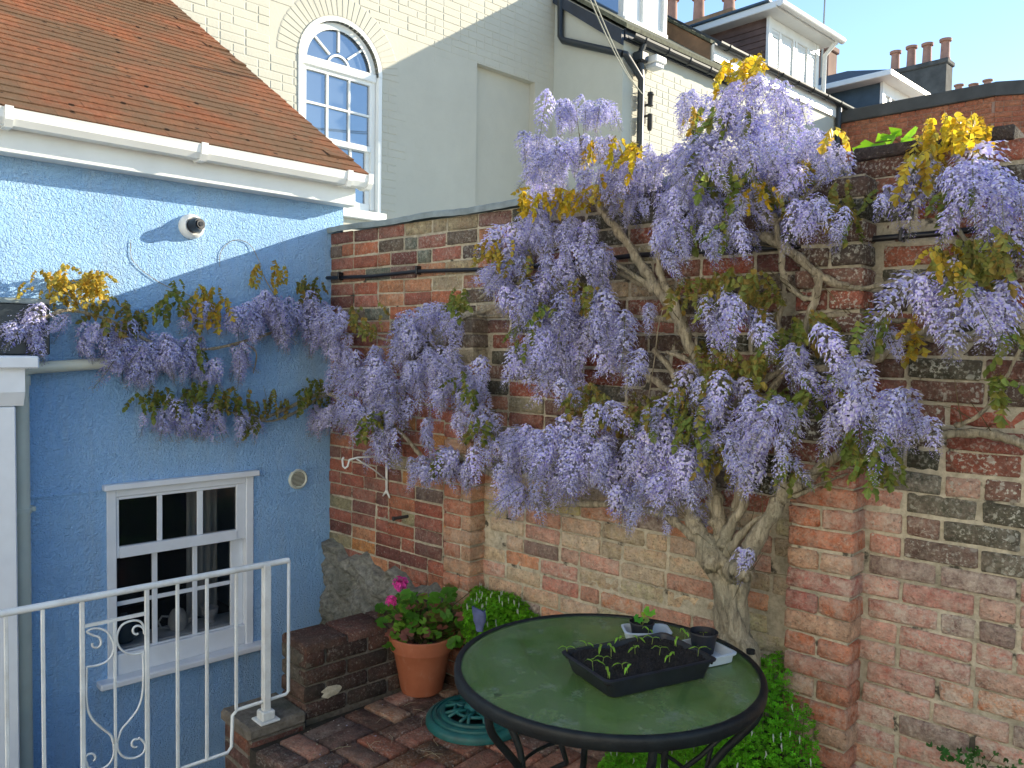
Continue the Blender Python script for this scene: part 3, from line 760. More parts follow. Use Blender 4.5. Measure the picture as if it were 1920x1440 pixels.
for r in range(int((WZT-2.1)/CHW)):
    z0 = 2.1+r*CHW; z1 = z0+.066; u = -1.0 - (.1125 if r % 2 else 0)
    flat = 1.0
    while u < WR-.02:
        L = rng.choice([.215, .215, .1025, .215]) if r % 2 else rng.choice([.215, .1025, .215])
        ua, ub_ = u, min(u+L, WR-.002)
        u = u+L+.0105
        if ub_ > au0-.0 and ua < au1+.0 and z0 < azs+.05:                      # window opening
            if ua < au0: ub_ = au0-.003
            elif ub_ > au1: ua = au1+.003
            else: continue
        zc = (z0+z1)/2; uc = (ua+ub_)/2
        if zc > azs-.04 and math.hypot(max(0, abs(uc-ac)-L*.35), zc-azs) < AR+.215: continue
        if ub_ > ru0 and ua < ru1 and z0 < rzt:
            if ua < ru0-.04: ub_ = ru0-.002
            elif ub_ > ru1+.04: ua = ru1+.002
            else: continue
        if ub_-ua < .03: continue
        lit = zc > 4.0 + (uc-1.9)*.6 or uc < 2.0
        pr = rng.uniform(.0025, .005) if uc < 2.2 or zc > 4.7 else rng.uniform(-.001, .0008)
        V, F = brick_geo(ua+.0, ub_, z0, z1, 0, .02, rng, .0006, .003, skew=.0006)
        C.add([(xf+pr-y, x, z) for (x, y, z) in V], F, (1, 1, 1), (0, 0, 0))
n = 30
for i in range(n):                                                              # voussoirs
    a0, a1 = math.pi*(i+.05)/n, math.pi*(i+.95)/n; r0, r1 = AR+.004, AR+.205
    V, F = brick_geo(0, 1, 0, 1, 0, .02, rng, .0, .05); VV = []
    for (x, y, z) in V:
        a = a0+(a1-a0)*x; rr = r0+(r1-r0)*z; yy = -.011-rng.uniform(0, .003) if y < .02 and y < .011 else (-.006 if y < .1 else 0)
        VV.append((xf+.35*-yy, ac+rr*math.cos(a), azs+rr*math.sin(a)))
    nf = len(VV)//1
    C.add([(v[0] if i2 < 42-12 or True else v[0], v[1], v[2]) for i2, v in enumerate(VV)], F, (1, 1, 1), (0, 0, 0))
C.build(WH, BF @ Matrix.Translation((-2.37, 0, 0)), 'brick', 'cream_paint', minpx=10, smooth=False)
# arched window
def arcband(b, r0, r1, x0, x1, a0=0, a1=math.pi, n=28, cu=None, cz=None):
    cu = ac if cu is None else cu; cz = azs if cz is None else cz
    for i in range(n):
        t0 = a0+(a1-a0)*i/n; t1 = a0+(a1-a0)*(i+1)/n; q = []
        for x in (x0, x1):
            for (rr, t) in ((r0, t0), (r1, t0), (r1, t1), (r0, t1)): q.append((x, cu+rr*math.cos(t), cz+rr*math.sin(t)))
        b.add(q, [(4, 5, 6, 7), (0, 3, 2, 1), (0, 1, 5, 4), (2, 3, 7, 6)])
b = MB(); arcband(b, AR-.045, AR-.002, -.12, -.0)
b.box(-.12, 0, au0+.002, au0+.045, azb+.03, azs, .004); b.box(-.12, 0, au1-.045, au1-.002, azb+.03, azs, .004)
aw = b.build('arched_window', 'white_upvc', WH)
b = MB(); arcband(b, AR-.11, AR-.047, -.11, -.05); b.box(-.11, -.05, au0+.047, au0+.095, azb+.06, azs, .004); b.box(-.11, -.05, au1-.095, au1-.047, azb+.06, azs, .004)
b.box(-.11, -.03, au0+.047, au1-.047, azs-.05, azs+.03, .006); b.build('frame', 'white_upvc', aw)
b = MB(); arcband(b, .105, .125, -.085, -.06, n=16)
for a in (rad(40), rad(90), rad(140)):
    ca, sa = math.cos(a), math.sin(a); r0, r1 = .124, AR-.108; w_ = .010
    q = []
    for x in (-.085, -.06):
        for (rr, s) in ((r0, -w_), (r1, -w_), (r1, w_), (r0, w_)): q.append((x, ac+rr*ca-s*sa, azs+.03+(rr*sa+s*ca)*.95))
    b.add(q, [(4, 5, 6, 7), (0, 3, 2, 1), (0, 1, 5, 4), (2, 3, 7, 6), (1, 2, 6, 5)])
b.build('fanlight_bars', 'white_upvc', aw)
b = MB(); n = 24; arc = [(-.078, ac+(AR-.1)*math.cos(math.pi*i/n), azs+(AR-.1)*math.sin(math.pi*i/n)) for i in range(n+1)]
b.add(arc, [tuple(range(n+1))]); b.build('fanlight_pane', 'sky_glass', aw)
gu0, gu1 = au0+.11, au1-.11; zmr = bl(650, 268, -2.37).z
b = MB(); pw = (gu1-gu0-.05)/3
b.box(-.10, -.055, au0+.095, gu0, zmr, azs-.05); b.box(-.10, -.055, gu1, au1-.095, zmr, azs-.05); b.box(-.10, -.045, au0+.095, au1-.095, zmr-.03, zmr+.025, .004); b.box(-.10, -.055, gu0, gu1, azs-.085, azs-.05)
zq = (zmr+.025+azs-.085)/2
for i in (1, 2): b.box(-.095, -.06, gu0+i*(pw+.025)-.022, gu0+i*(pw+.025)-.003, zmr+.025, azs-.085)
b.box(-.094, -.061, gu0, gu1, zq-.01, zq+.01); b.build('upper_sash', 'white_upvc', aw)
b = MB(); b.box(-.115, -.075, au0+.095, gu0+.005, azb+.06, zmr-.03); b.box(-.115, -.075, gu1-.03, au1-.095, azb+.06, zmr-.03); b.box(-.115, -.07, au0+.095, au1-.095, azb+.03, azb+.12, .004)
b.box(-.11, -.08, gu0+.36*(gu1-gu0), gu0+.36*(gu1-gu0)+.022, azb+.12, zmr-.03); b.box(-.11, -.08, gu0+.70*(gu1-gu0), gu0+.70*(gu1-gu0)+.022, azb+.12, zmr-.03); b.build('lower_sash', 'white_upvc', aw)
for i in range(3):
    a0 = gu0+i*(pw+.025)
    for (za, zb2) in ((zmr+.025, zq-.01), (zq+.01, azs-.085)): part('pane', 'sky_glass', aw, (-.085, -.08, a0-.003, a0+pw+.003, za, zb2))
part('pane', 'sky_glass', aw, (-.102, -.098, gu0, gu1-.03, azb+.12, zmr-.03))
part('sill', 'white_upvc', WH, (-.12, .05, au0-.03, au1+.03, azb-.05, azb+.03), bev=.006)
# ------------------------------------------------------------ low range that projects beside it
RU0 = WR; RO = -2.37+1.03; VT = math.tan(rad(34.4))
RZ = bl(1166, 50, RO).z
LR = house('white_terrace_house', 'white painted terrace house with black gutter, bargeboard and attic window', 'house', 0, 0)
ru_end = bl(1400, 200, RO).y
b = MB()
b.prism([(-4.5, 0), (RO, 0), (RO, RZ-.02), (-4.5, RZ-.02+VT*(-4.5-RO)*-1)], 1, RU0, ru_end)
b.build('wall', 'white_render', LR)
C = Courses(); rng = random.Random(9)
for r in range(int((RZ-.25-2.6)/CHW)):
    z0 = 2.6+r*CHW; u = RU0+.16-(.11 if r % 2 else 0)
    while u < ru_end-.1:
        L = .215 if rng.random() < .75 else .1025; ua = max(u, RU0+.16)
        if u+L-ua > .03:
            V, F = brick_geo(ua, u+L, z0, z0+.066, 0, .02, rng, .0006, .003); C.add([(RO+.004-y, x, z) for (x, y, z) in V], F, (1, 1, 1), (0, 0, 0))
        u += L+.0105
C.build(LR, BF, 'brick', 'cream_paint', minpx=12, smooth=False)
# roof slab, bargeboard
def slab(b, o0, z0, o1, z1, u0, u1, th):
    b.prism([(o0, z0), (o1, z1), (o1, z1+th), (o0, z0+th)], 1, u0, u1)
b = MB(); slab(b, RO+.08, RZ-.055+.02, -4.5, RZ+.02+VT*(-4.5-RO)*-1, RU0-.05, ru_end, .05); b.build('roof', 'mossy_slate', LR)
zb1 = bl(1166, 86, RO).z
b = MB(); b.prism([(RO+.02, RZ-.04), (RO+.02, zb1), (-2.36, zb1+VT*1.03+.04), (-2.36, RZ-.04+VT*1.03)], 1, RU0-.06, RU0-.02); b.build('bargeboard', 'old_black_paint', LR)
def gutter(parent, o, z, u0, u1, m='black_gutter', r=.055, nb=6):
    b = MB(); n = 8
    pr = [(o+r*math.cos(math.pi+math.pi*i/n), z+r*math.sin(math.pi+math.pi*i/n)) for i in range(n+1)]; pr += [(x_*1.0+(o-x_)*.1, zz_+.004) for (x_, zz_) in pr[::-1]]
    b.prism(pr, 1, u0, u1); g_ = b.build('gutter', m, parent)
    for i in range(nb):
        uu = u0+(u1-u0)*(i+.5)/nb; b = MB(); p2 = [(o+(r+.008)*math.cos(math.pi+math.pi*j/n), z+(r+.008)*math.sin(math.pi+math.pi*j/n)) for j in range(n+1)]; p2 += [(x_*1.0+(o-x_)*.12, zz_+.006) for (x_, zz_) in p2[::-1]]
        b.prism(p2, 1, uu-.02, uu+.02); b.build('gutter_clip', m, g_)
gz1 = bl(1220, 78, RO+.12).z
gutter(LR, RO+.10, gz1, RU0+.02, ru_end)
part('eaves_board', 'old_black_paint', LR, (RO+.0, RO+.03, RU0, ru_end, gz1-.04, RZ-.01))
# drain pipes: along the side, round the corner, and the main downpipe
sp = lambda px, py: None
def side(px, py):                       # on the -u facing side wall
    p = hit(px, py, BF @ Vector((0, RU0-.05, 0)), UB); return BFI @ p
pp = [side(1051, -6), side(1051, 68), side(1056, 76), side(1168, 101)]
pdn = bl(1201, 150, RO+.06); c1 = bl(1176, 106, RO+.06)
b = MB(); b.tube([tuple(p) for p in pp], .038, 12)
b.tube([tuple(pp[-1]), (RO+.06, RU0-.03, pp[-1].z-.005), tuple(c1), (RO+.07, pdn.y, pdn.z), (RO+.07, pdn.y, 1.5)], .038, 12)
b.build('drainpipe', 'black_gutter', LR, ang=50)
hz = bl(1205, 105, RO+.1)
b = MB(); b.box(RO, RO+.14, hz.y-.07, hz.y+.07, hz.z-.07, hz.z+.05, .02); b.tube([(RO+.1, hz.y+.02, gz1-.04), (RO+.07, hz.y, hz.z+.04)], .035, 10); b.tube([(RO+.07, hz.y, hz.z-.06), (RO+.07, pdn.y, pdn.z+.0)], .04, 10)
b.build('hopper', 'black_gutter', LR)
# wall lamp
lp = bl(1222, 113, RO+.12)
wl = thing('wall_lamp', 'white bulkhead lamp under the black gutter of the white house', 'lamp', BF @ Vector((RO, lp.y, lp.z)), BROT)
b = MB(); b.box(.0, .2, -.02, .17, -.03, .05, .012); b.build('lamp_body', 'white_upvc', wl); b = MB(); b.box(.03, .18, .0, .15, -.075, -.03, .01); b.build('diffuser', 'translucent_tray', wl)
# cable box on wall
cb = bl(1214, 195, RO+.05)
cc_ = thing('cable_insulator', 'black telephone cable insulators on the white house wall', 'insulator', BF @ Vector((RO, cb.y, cb.z)), BROT)
b = MB(); b.lathe([(0, .12), (.03, .12), (.04, .09), (.03, .08), (.03, -.02), (.035, -.03), (.0, -.03)], c=(.09, 0, .0), seg=12); b.build('insulator_cap', 'iron', cc_, ang=50)
b = MB(); b.lathe([(0, -.12), (.03, -.12), (.03, -.27), (.02, -.30), (.0, -.30)], c=(.09, .0, .0), seg=12); b.build('insulator_cap', 'iron', cc_, ang=50)
b = MB(); b.box(.0, .1, -.012, .012, -.02, .0); b.box(0, .1, -.012, .012, -.14, -.12); b.box(.0, .012, -.03, .03, -.2, .04); b.build('bracket', 'iron', cc_)
# attic window in the roof of the low range
DO = RO-.62; du0, du1 = bl(1169, 36, DO).y, bl(1250, 75, DO).y
dz0 = (bl(1169, 36, DO).z+bl(1250, 75, DO).z)/2; dz1 = dz0+1.0
b = MB(); b.box(DO-1.6, DO-.05, du0+.01, du1-.01, dz0-.25, dz1); d_ = b.build('dormer', 'slate_blue', LR)
b = MB()
b.box(DO-.06, DO, du0, du0+.07, dz0, dz1, .005); b.box(DO-.06, DO, du1-.07, du1, dz0, dz1, .005); b.box(DO-.06, DO+.02, du0, du1, dz0-.03, dz0+.05, .005)
um = (du0+du1)/2; b.box(DO-.06, DO, um-.06, um+.06, dz0+.05, dz1, .005); b.box(DO-.7, DO, du0-.005, du0+.03, dz0, dz0+.09, .005); b.box(DO-.7, DO-.62, du0-.005, du0+.03, dz0+.09, dz1, .005); b.box(DO-.08, DO-.061, du0-.005, du0+.03, dz0+.09, dz1)
b.build('window_frame', 'white_upvc', d_)
part('pane', 'lit_glass', d_, (DO-.045, DO-.035, du0+.07, um-.06, dz0+.05, dz1), (DO-.045, DO-.035, um+.06, du1-.07, dz0+.05, dz1))
part('pane', 'sky_glass', d_, (DO-.62, DO-.08, du0-.001, du0+.005, dz0+.09, dz1))
# ------------------------------------------------------------ second house
H2O = -1.57; h2u0 = bl(1335, 100, H2O).y; h2u1 = bl(1592, 230, H2O).y; h2z = bl(1337, 72, H2O+.1).z
H2 = house('cream_terrace_house', 'cream terrace house with slate roof and wide white dormer', 'house')
b = MB(); b.box(-5.5, H2O, h2u0, h2u1, 0, h2z-.02); b.build('wall', 'white_render', H2)
rdg = -3.3; rz = h2z+VT*(H2O-rdg)
b = MB(); b.prism([(H2O-.02, h2z-.9), (H2O-.02, h2z-.0), (rdg, rz), (-5.2, h2z), (-5.2, h2z-.9)], 1, h2u0-.012, h2u0+.15); b.build('gable_wall', 'brown_render', H2)
b = MB(); slab(b, H2O+.08, h2z-.03, rdg, rz+.03, h2u0+.1, h2u1, .05); slab(b, -5.2, h2z-.03, rdg, rz+.03, h2u0+.1, h2u1, .05); b.build('roof', 'slate', H2)
b = MB()
for i in range(12):
    f0 = i/12; o0 = H2O-.0+(rdg-H2O)*f0; z0_ = h2z+.0+(rz-h2z)*f0; b.prism([(o0, z0_), (o0-.16, z0_+.16*VT), (o0-.16, z0_+.16*VT+.035), (o0, z0_+.045)], 1, h2u0-.04, h2u0+.13)
b.build('verge', 'mossy_slate', H2)
gutter(H2, H2O+.10, h2z-.01, h2u0-.02, h2u1+.1, nb=9)
part('eaves_board', 'white_upvc', H2, (H2O, H2O+.035, h2u0, h2u1, h2z-.22, h2z-.01))
dpu = bl(1572, 230, H2O+.06).y
b = MB(); b.tube([(H2O+.06, dpu, 0), (H2O+.06, dpu, h2z-.05)], .045, 12); b.build('drainpipe', 'black_gutter', H2, ang=50)
# dormer
DO = -1.7; du0, du1 = bl(1442, 70, DO).y, bl(1534, 110, DO).y; dz0 = h2z+.06; dz1 = bl(1442, 30, DO).z
b = MB(); b.box(-3.9, DO-.03, du0+.01, du1-.01, dz0-.1, dz1); dm = b.build('dormer', 'hung_tile', H2)
for r in range(9):
    zz = dz0-.05+r*(dz1-dz0)/9; b = MB(); b.box(-3.8, DO-.02, du0-.006, du0+.01, zz+.01, zz+(dz1-dz0)/9, .003); b.build('tile_row', 'hung_tile', dm)
b = MB(); b.box(DO-.04, DO+.01, du0-.02, du0+.07, dz0, dz1, .006); b.box(DO-.04, DO+.01, du1-.07, du1+.02, dz0, dz1, .006); b.box(DO-.04, DO, du0+.07, du1-.07, dz1-.14, dz1, .006)
b.box(DO-.04, DO+.01, du0+.07, du1-.07, dz0, dz0+.06); 
q = (du1-du0)
for f in (.20, .47, .52, .76, .80): b.box(DO-.04, DO+.005, du0+q*f, du0+q*f+.05, dz0+.06, dz1-.14, .004)
b.build('window_frame', 'white_upvc', dm)
for i in range(10):
    zz = dz0+.06+i*(dz1-dz0-.2)/10; part('weatherboard', 'white_upvc', dm, (DO-.03, DO-.012, du0+.07, du0+q*.20, zz, zz+.085), bev=.003); part('weatherboard', 'white_upvc', dm, (DO-.03, DO-.012, du0+q*.80+.05, du1-.07, zz, zz+.085), bev=.003)
part('pane', 'lit_glass', dm, (DO-.03, DO-.02, du0+q*.20+.05, du0+q*.47, dz0+.06, dz1-.14), (DO-.03, DO-.02, du0+q*.52+.05, du0+q*.76, dz0+.06, dz1-.14))
b = MB(); b.box(-4.1, DO+.22, du0-.22, du1+.2, dz1+.0, dz1+.10, .01); b.build('dormer_eaves', 'white_upvc', dm)
b = MB(); b.box(-4.1, DO+.12, du0-.25, du1+.18, dz1+.10, dz1+.14, .01); b.build('dormer_roof', 'slate_blue', dm)
b = MB(); b.tube([(DO+.27, du0-.22, dz1+.06), (DO+.27, du1+.24, dz1+.06)], .055, 10); b.tube([(DO+.25, du1+.1, dz1+.03), (DO+.06, du1+.1, dz1-.15), (DO+.05, du1+.1, dz0)], .035, 8); b.build('dormer_gutter', 'white_upvc', dm, ang=50)
# ------------------------------------------------------------ third house beyond
H3 = house('far_slate_house', 'farthest terrace house with blue hipped dormer above the orange wall', 'house')
h3u0, h3u1 = h2u1+.02, h2u1+6
b = MB(); b.box(-5.5, -1.62, h3u0, h3u1, 0, h2z-.1); b.build('wall', 'white_render', H3)
b = MB(); slab(b, -1.55, h2z-.16, rdg, rz-.2, h3u0, h3u1, .05); b.build('roof', 'slate', H3)
DO = -1.62; du0, du1 = bl(1655, 180, DO).y, bl(1712, 190, DO).y+.3; dz1 = bl(1655, 153, DO).z; dz0 = h2z-.1
b = MB(); b.box(-3.6, DO-.03, du0+.01, du1-.01, dz0-.1, dz1); dm = b.build('dormer', 'slate_blue', H3)
b = MB(); b.box(DO-.04, DO+.01, du0-.02, du0+.09, dz0, dz1); b.box(DO-.04, DO+.01, du1-.09, du1+.02, dz0, dz1); b.box(DO-.04, DO, du0+.09, du1-.09, dz1-.2, dz1)
q = du1-du0
for f in (.2, .35, .5, .65, .8): b.box(DO-.04, DO+.005, du0+q*f-.02, du0+q*f+.02, dz0, dz1-.2)
b.box(DO-.04, DO+.004, du0+.09, du1-.09, dz0+.3, dz0+.34); b.build('window_frame', 'white_upvc', dm)
part('pane', 'lit_glass', dm, (DO-.035, DO-.025, du0+.09, du1-.09, dz0, dz1-.2))
b = MB(); b.box(-3.9, DO+.25, du0-.3, du1+.25, dz1, dz1+.10, .01); b.build('dormer_eaves', 'white_upvc', dm)
b = MB(); x0, x1, y0, y1 = -4.3, DO+.2, du0-.28, du1+.2; zr = dz1+.62
b.add([(x0, y0, dz1+.1), (x1, y0, dz1+.1), (x1, y1, dz1+.1), (x0, y1, dz1+.1), (x1-1.2, (y0+y1)/2, zr), (x0, (y0+y1)/2, zr)], [(0, 1, 4, 5), (1, 2, 4), (2, 3, 5, 4), (0, 5, 3), (0, 3, 2, 1)]); b.build('dormer_roof', 'slate', dm)
# chimneys
def at_depth(px, py, Z):
    d = ray(px, py); return EYE + d*(Z/FPX)
def chimney(name, label, p_right_top, w_o, w_u, zbot, pots, m='stack_render', pm='clay_pot', ph=.5, pr=.11):
    q = BFI @ p_right_top
    t = house(name, label, 'chimney', q.y, q.x, zbot)
    h = q.z-zbot
    b = MB(); b.box(-w_o, 0, 0, w_u, 0, h-.12, .01); s_ = b.build('stack', m, t)
    b = MB(); b.box(-w_o-.04, .04, -.04, w_u+.04, h-.12, h, .02); b.build('cap', m, t)
    for (f, k_) in pots:
        b = MB(); b.lathe([(0, h-.02), (pr*1.15, h-.02), (pr*1.15, h+.05), (pr, h+.07), (pr*.88, h+ph*k_-.07), (pr*1.25, h+ph*k_-.06), (pr*1.3, h+ph*k_), (pr*.9, h+ph*k_), (pr*.8, h+ph*k_-.1)], c=(-w_o*f, w_u/2, 0), seg=16); b.build('chimney_pot', pm, t, ang=40)
    return t
chimney('chimney', 'broad dark rendered chimney stack with four tall clay pots', at_depth(1775, 108, 19.5), 1.45, .45, 4.5, [(.9, .95), (.63, 1.0), (.37, .95), (.08, .95)], ph=.56)
chimney('chimney', 'distant chimney with small pots just above the orange wall', at_depth(1852, 166, 34), 1.3, .6, 5, [(.08, .9), (.5, .8), (.95, 1.0)], 'far_pink', ph=.5, pr=.16)
chimney('chimney', 'weathered brick chimney with clay pots behind the attic window', at_depth(1372, 14, 17), 2.2, .5, 6.0, [(.45, 1.0), (.78, 1.3), (.1, .6)], 'brown_render', ph=.6, pr=.13)
chimney('chimney', 'orange brick chimney peeping out beside the white dormer gutter', at_depth(1554, 82, 16.5), .35, .4, 5, [(.5, .35)], 'far_pink', ph=.4, pr=.1)
# aerial mast
am = at_depth(1541, 60, 16); t = thing('aerial_mast', 'thin aerial mast rising beside the white dormer', 'mast', (am.x, am.y, 6))
b = MB(); b.tube([(0, 0, 0), (.05, 0, 3.5)], .018, 8); b.build('mast_tube', 'wire_metal', t)
# orange building
P0 = BFI @ bl(0, 0) 
OB0 = bw(1576, 232, H2O); OBz = OB0.z
dirO = Vector((1, -0.02, 0)).normalized()
OB = thing('orange_brick_extension', 'orange brick building with dark coping behind the garden wall', 'building', (OB0.x, OB0.y, 0), math.atan2(dirO.y, dirO.x))
# top follows the measured line
OM = Matrix.Translation((OB0.x, OB0.y, 0)) @ Matrix.Rotation(math.atan2(dirO.y, dirO.x), 4, 'Z'); OMI = OM.inverted()
pk = hit(1867, 162, OB0, Vector((dirO.y, -dirO.x, 0))); Lk = (OMI @ pk).x; zk = pk.z
C = Courses(); rng = random.Random(4)
b = MB(); b.box(0, Lk, .012, 2.5, 0, OBz-.02); b.build('wall_core', 'orange_mortar', OB)
z = OBz-.07
while z > OBz-1.7:
    u = 0.0 - (.11 if int(z*100) % 2 else 0); 
    while u < Lk-.02:
        ua = max(0, u); ub_ = min(Lk, u+.215)
        if ub_-ua > .04:
            V, F = brick_geo(ua, ub_, z, z+.066, 0, .03, rng, .001, .003); C.add(V, F, rng.choice([(0.44, 0.17, 0.09), (0.40, 0.145, 0.08), (0.47, 0.19, 0.10)]), (0, 0, 0))
        u += .225
    z -= .075
C.build(OB, OM, 'brick', 'old_brick', minpx=14)
b = MB(); b.box(-.02, Lk+.02, -.05, .3, OBz-.0, OBz+.19, .01); b.build('coping', 'coping_stone', OB)
b = MB(); ang2 = rad(28); ca, sa = math.cos(ang2), math.sin(ang2)
def rb(b, L0, L1, y0, y1, z0, z1):
    q = [(Lk+x*ca-y*-sa*0-y*sa*-1*0, 0, 0) for x in () for y in ()]
    vs = []
    for z_ in (z0, z1):
        for y in (y0, y1):
            for x in (L0, L1): vs.append((Lk+x*ca-y*sa, x*sa+y*ca, z_))
    b.add(vs, [(0, 2, 3, 1), (4, 5, 7, 6), (0, 1, 5, 4), (2, 6, 7, 3), (0, 4, 6, 2), (1, 3, 7, 5)])
rb(b, 0, 3, 0.0, .2, 0, OBz); b.build('angled_wall', 'orange_plain' if 'orange_plain' in MATS else 'orange_mortar', OB)
C = Courses(); z = OBz-.07
while z > OBz-1.7:
    u = 0.0 - (.11 if int(z*100) % 2 else 0)
    while u < 2.9:
        ua = max(0, u); V, F = brick_geo(ua, u+.215, z, z+.066, 0, .01, rng, .001, .003)
        C.add([(Lk+x*ca-(y-.012)*sa, x*sa+(y-.012)*ca, zz_) for (x, y, zz_) in V], F, rng.choice([(0.44, 0.17, 0.09), (0.40, 0.145, 0.08), (0.47, 0.19, 0.10)]), (0, 0, 0)); u += .225
    z -= .075
C.build(OB, OM, 'brick', 'old_brick', limit=0)
b = MB(); rb(b, -.02, 3, -.05, .3, OBz, OBz+.19); b.build('coping', 'coping_stone', OB)
# overhead wires
for i, (a, c_) in enumerate((((1096, -25), (1214, 185)), ((1104, -25), (1219, 192)))):
    p = at_depth(*a, 6.0); q = at_depth(*c_, 9.4); t = thing('overhead_wire', ('upper' if i else 'lower')+' of the two telephone wires running down to the white house insulator', 'wire', tuple(q))
    pts = [(p-q)*f + Vector((0, 0, -.12*math.sin(math.pi*f))) for f in [j/10 for j in range(11)]]
    b = MB(); b.tube(pts, .006, 6); b.build('wire', 'wire_metal', t)
#@@SECTION near
# ------------------------------------------------------------ unseen house added behind the camera to bounce sun into the yard
OH = thing('bounce_house', 'cream rendered house added out of view to bounce sunlight into the yard', 'house', (3.5, -8.6, 0))
b = MB(); b.box(-9, 9, -6, 0, -1.3, 7.2); b.build('wall', 'bounce_render', OH)
b = MB(); b.prism([(-6.4, 7.1), (.4, 7.1), (-3, 9.4)], 0, -9.3, 9.3); b.build('roof', 'slate', OH)
for wx in (-7, -4.2, -1.4, 1.4, 4.2, 7):
    for wz_ in (.6, 3.7):
        f_ = part('window', 'white_upvc', OH, (wx-.55, wx+.55, -.02, .05, wz_, wz_+1.5)); part('pane', 'sky_glass', f_, (wx-.47, wx-.03, .03, .056, wz_+.08, wz_+1.42), (wx+.03, wx+.47, .03, .056, wz_+.08, wz_+1.42))
# ------------------------------------------------------------ conservatory edge at far left
CF = house('conservatory', 'corner of a white conservatory with dark roof panel at the left edge', 'conservatory')
co = .30
ce = bl(34, 1100, co).y; cz = bl(30, 760, co).z
b = MB(); b.box(co-.25, co, ce-.9, ce, -1.3, cz-.005, .006); b.build('corner_post', 'white_gloss', CF)
ce2 = bl(36, 730, co+.02).y; zz1 = bl(36, 690, co+.02).z; zz2 = bl(36, 735, co+.02).z
b = MB(); b.prism([(co-.25, zz2-.03), (co+.0, cz-.002), (co+.03, zz2), (co+.03, zz1), (co-.25, zz1)], 1, ce-.9, ce2+.02); b.build('capital', 'white_gloss', CF)
ce3 = bl(74, 680, co+.06).y; zt1 = bl(74, 668, co+.06).z; zt0 = bl(74, 691, co+.06).z
b = MB(); b.box(.02, co+.06, ce-.9, ce3, zt0, zt1, .006); b.build('eaves_beam', 'white_gloss', CF)
ce4 = bl(86, 620, .05).y; zu = bl(50, 570, .1).z
b = MB(); b.box(.004, .12, ce-.9, ce4, zt1+.003, zu, .004); b.build('roof_panel', 'door_dark', CF)
b = MB(); b.box(.004, .13, ce-.9, ce4-.0, zu, zu+.025, .004); b.build('roof_flashing', 'lead', CF)
# ------------------------------------------------------------ kerb and low wall
RLO = 1.12
KB = house('kerb_step', 'concrete topped brick kerb step under the railing post', 'kerb', -.92, 1.0)
b = MB(); V = []; F = []
b.box(-.10, .155, -.13, .128, -1.3, .0, .006); b.box(-.115, .165, -.145, .128, .0, .055, .012)
b.build('concrete_cap', 'concrete', KB)
C = Courses(); rng = random.Random(2)
for r in range(4):
    V, F = brick_geo(-.13, .12, -.075*r-.07, -.075*r-.005, 0, .02, rng, .003, .006); C.add([(.157-y, x, z) for (x, y, z) in V], F, rng.choice(reds), (0, .1, .55))
    V, F = brick_geo(-.095, .15, -.075*r-.07, -.075*r-.005, 0, .02, rng, .003, .006); C.add([(x, -.132+y, z) for (x, y, z) in V], F, rng.choice(reds), (0, .1, .7))
C.build(KB, Matrix.Translation(KB.location) @ Matrix.Rotation(BROT, 4, 'Z'), 'brick', 'old_brick')
LW = house('low_brick_wall', 'low dark mossy brick wall beside the terracotta pot', 'wall', -.79, .92)
LH = .338; b = MB(); b.box(.012, .208, .012, 1.75, -1.3, LH-.012); b.build('wall_core', 'concrete', LW)
C = Courses(); rng = random.Random(31)
dk = [(0.085, 0.045, 0.035), (0.11, 0.05, 0.04), (0.07, 0.04, 0.035), (0.13, 0.06, 0.045)]
for r in range(4):
    z0 = r*.0765; z1 = z0+.066
    if r == 3: z1 = LH-.035
    u = 0 - (.1125 if r % 2 else 0)
    while u < 1.75:
        ua = max(0, u); ub_ = u+.215
        V, F = brick_geo(ua, ub_, z0, z1, 0, .05, rng, .003, .007); C.add([(.22-y, x, z) for (x, y, z) in V], F, rng.choice(dk), (rng.uniform(0, .15), 0, rng.uniform(.35, .8)))
        u += .225
    V, F = brick_geo(0, .218, z0, z1, 0, .05, rng, .003, .007); C.add([(x, y-.001, z) for (x, y, z) in V], F, (0.16, 0.08, 0.055) if r < 2 else (0.13, 0.12, 0.09), (0, .1, .45))
u = 0
while u < 1.7:                                       # capping bricks laid across
    V, F = brick_geo(0.0, .222, 0, .215, 0, .038, rng, .003, .007)
    C.add([(x, u+z, LH-y) for (x, y, z) in V], F, rng.choice([(0.17, 0.075, 0.055), (0.14, 0.07, 0.05), (0.11, 0.06, 0.05)]), (0, .05, rng.uniform(.3, .6))); u += .2235
C.build(LW, Matrix.Translation(LW.location) @ Matrix.Rotation(BROT, 4, 'Z'), 'brick', 'old_brick')
c = bl(622, 1296, 1.146)
b = MB(); rr = random.Random(3)
for i in range(16):
    a = i/16*2*math.pi
pts = [(0.0, 0, 0)]
V = [(.008, 0, 0)] + [(.001+.006*rr.random(), .055*math.cos(a)*rr.uniform(.7, 1.2), .026*math.sin(a)*rr.uniform(.7, 1.2)) for a in [i/16*2*math.pi for i in range(16)]]
b.add(V, [(0, 1+i, 1+(i+1) % 16) for i in range(16)]); b.build('mortar_patch', 'mortar', LW, loc=(.222, c.y+.79, c.z))
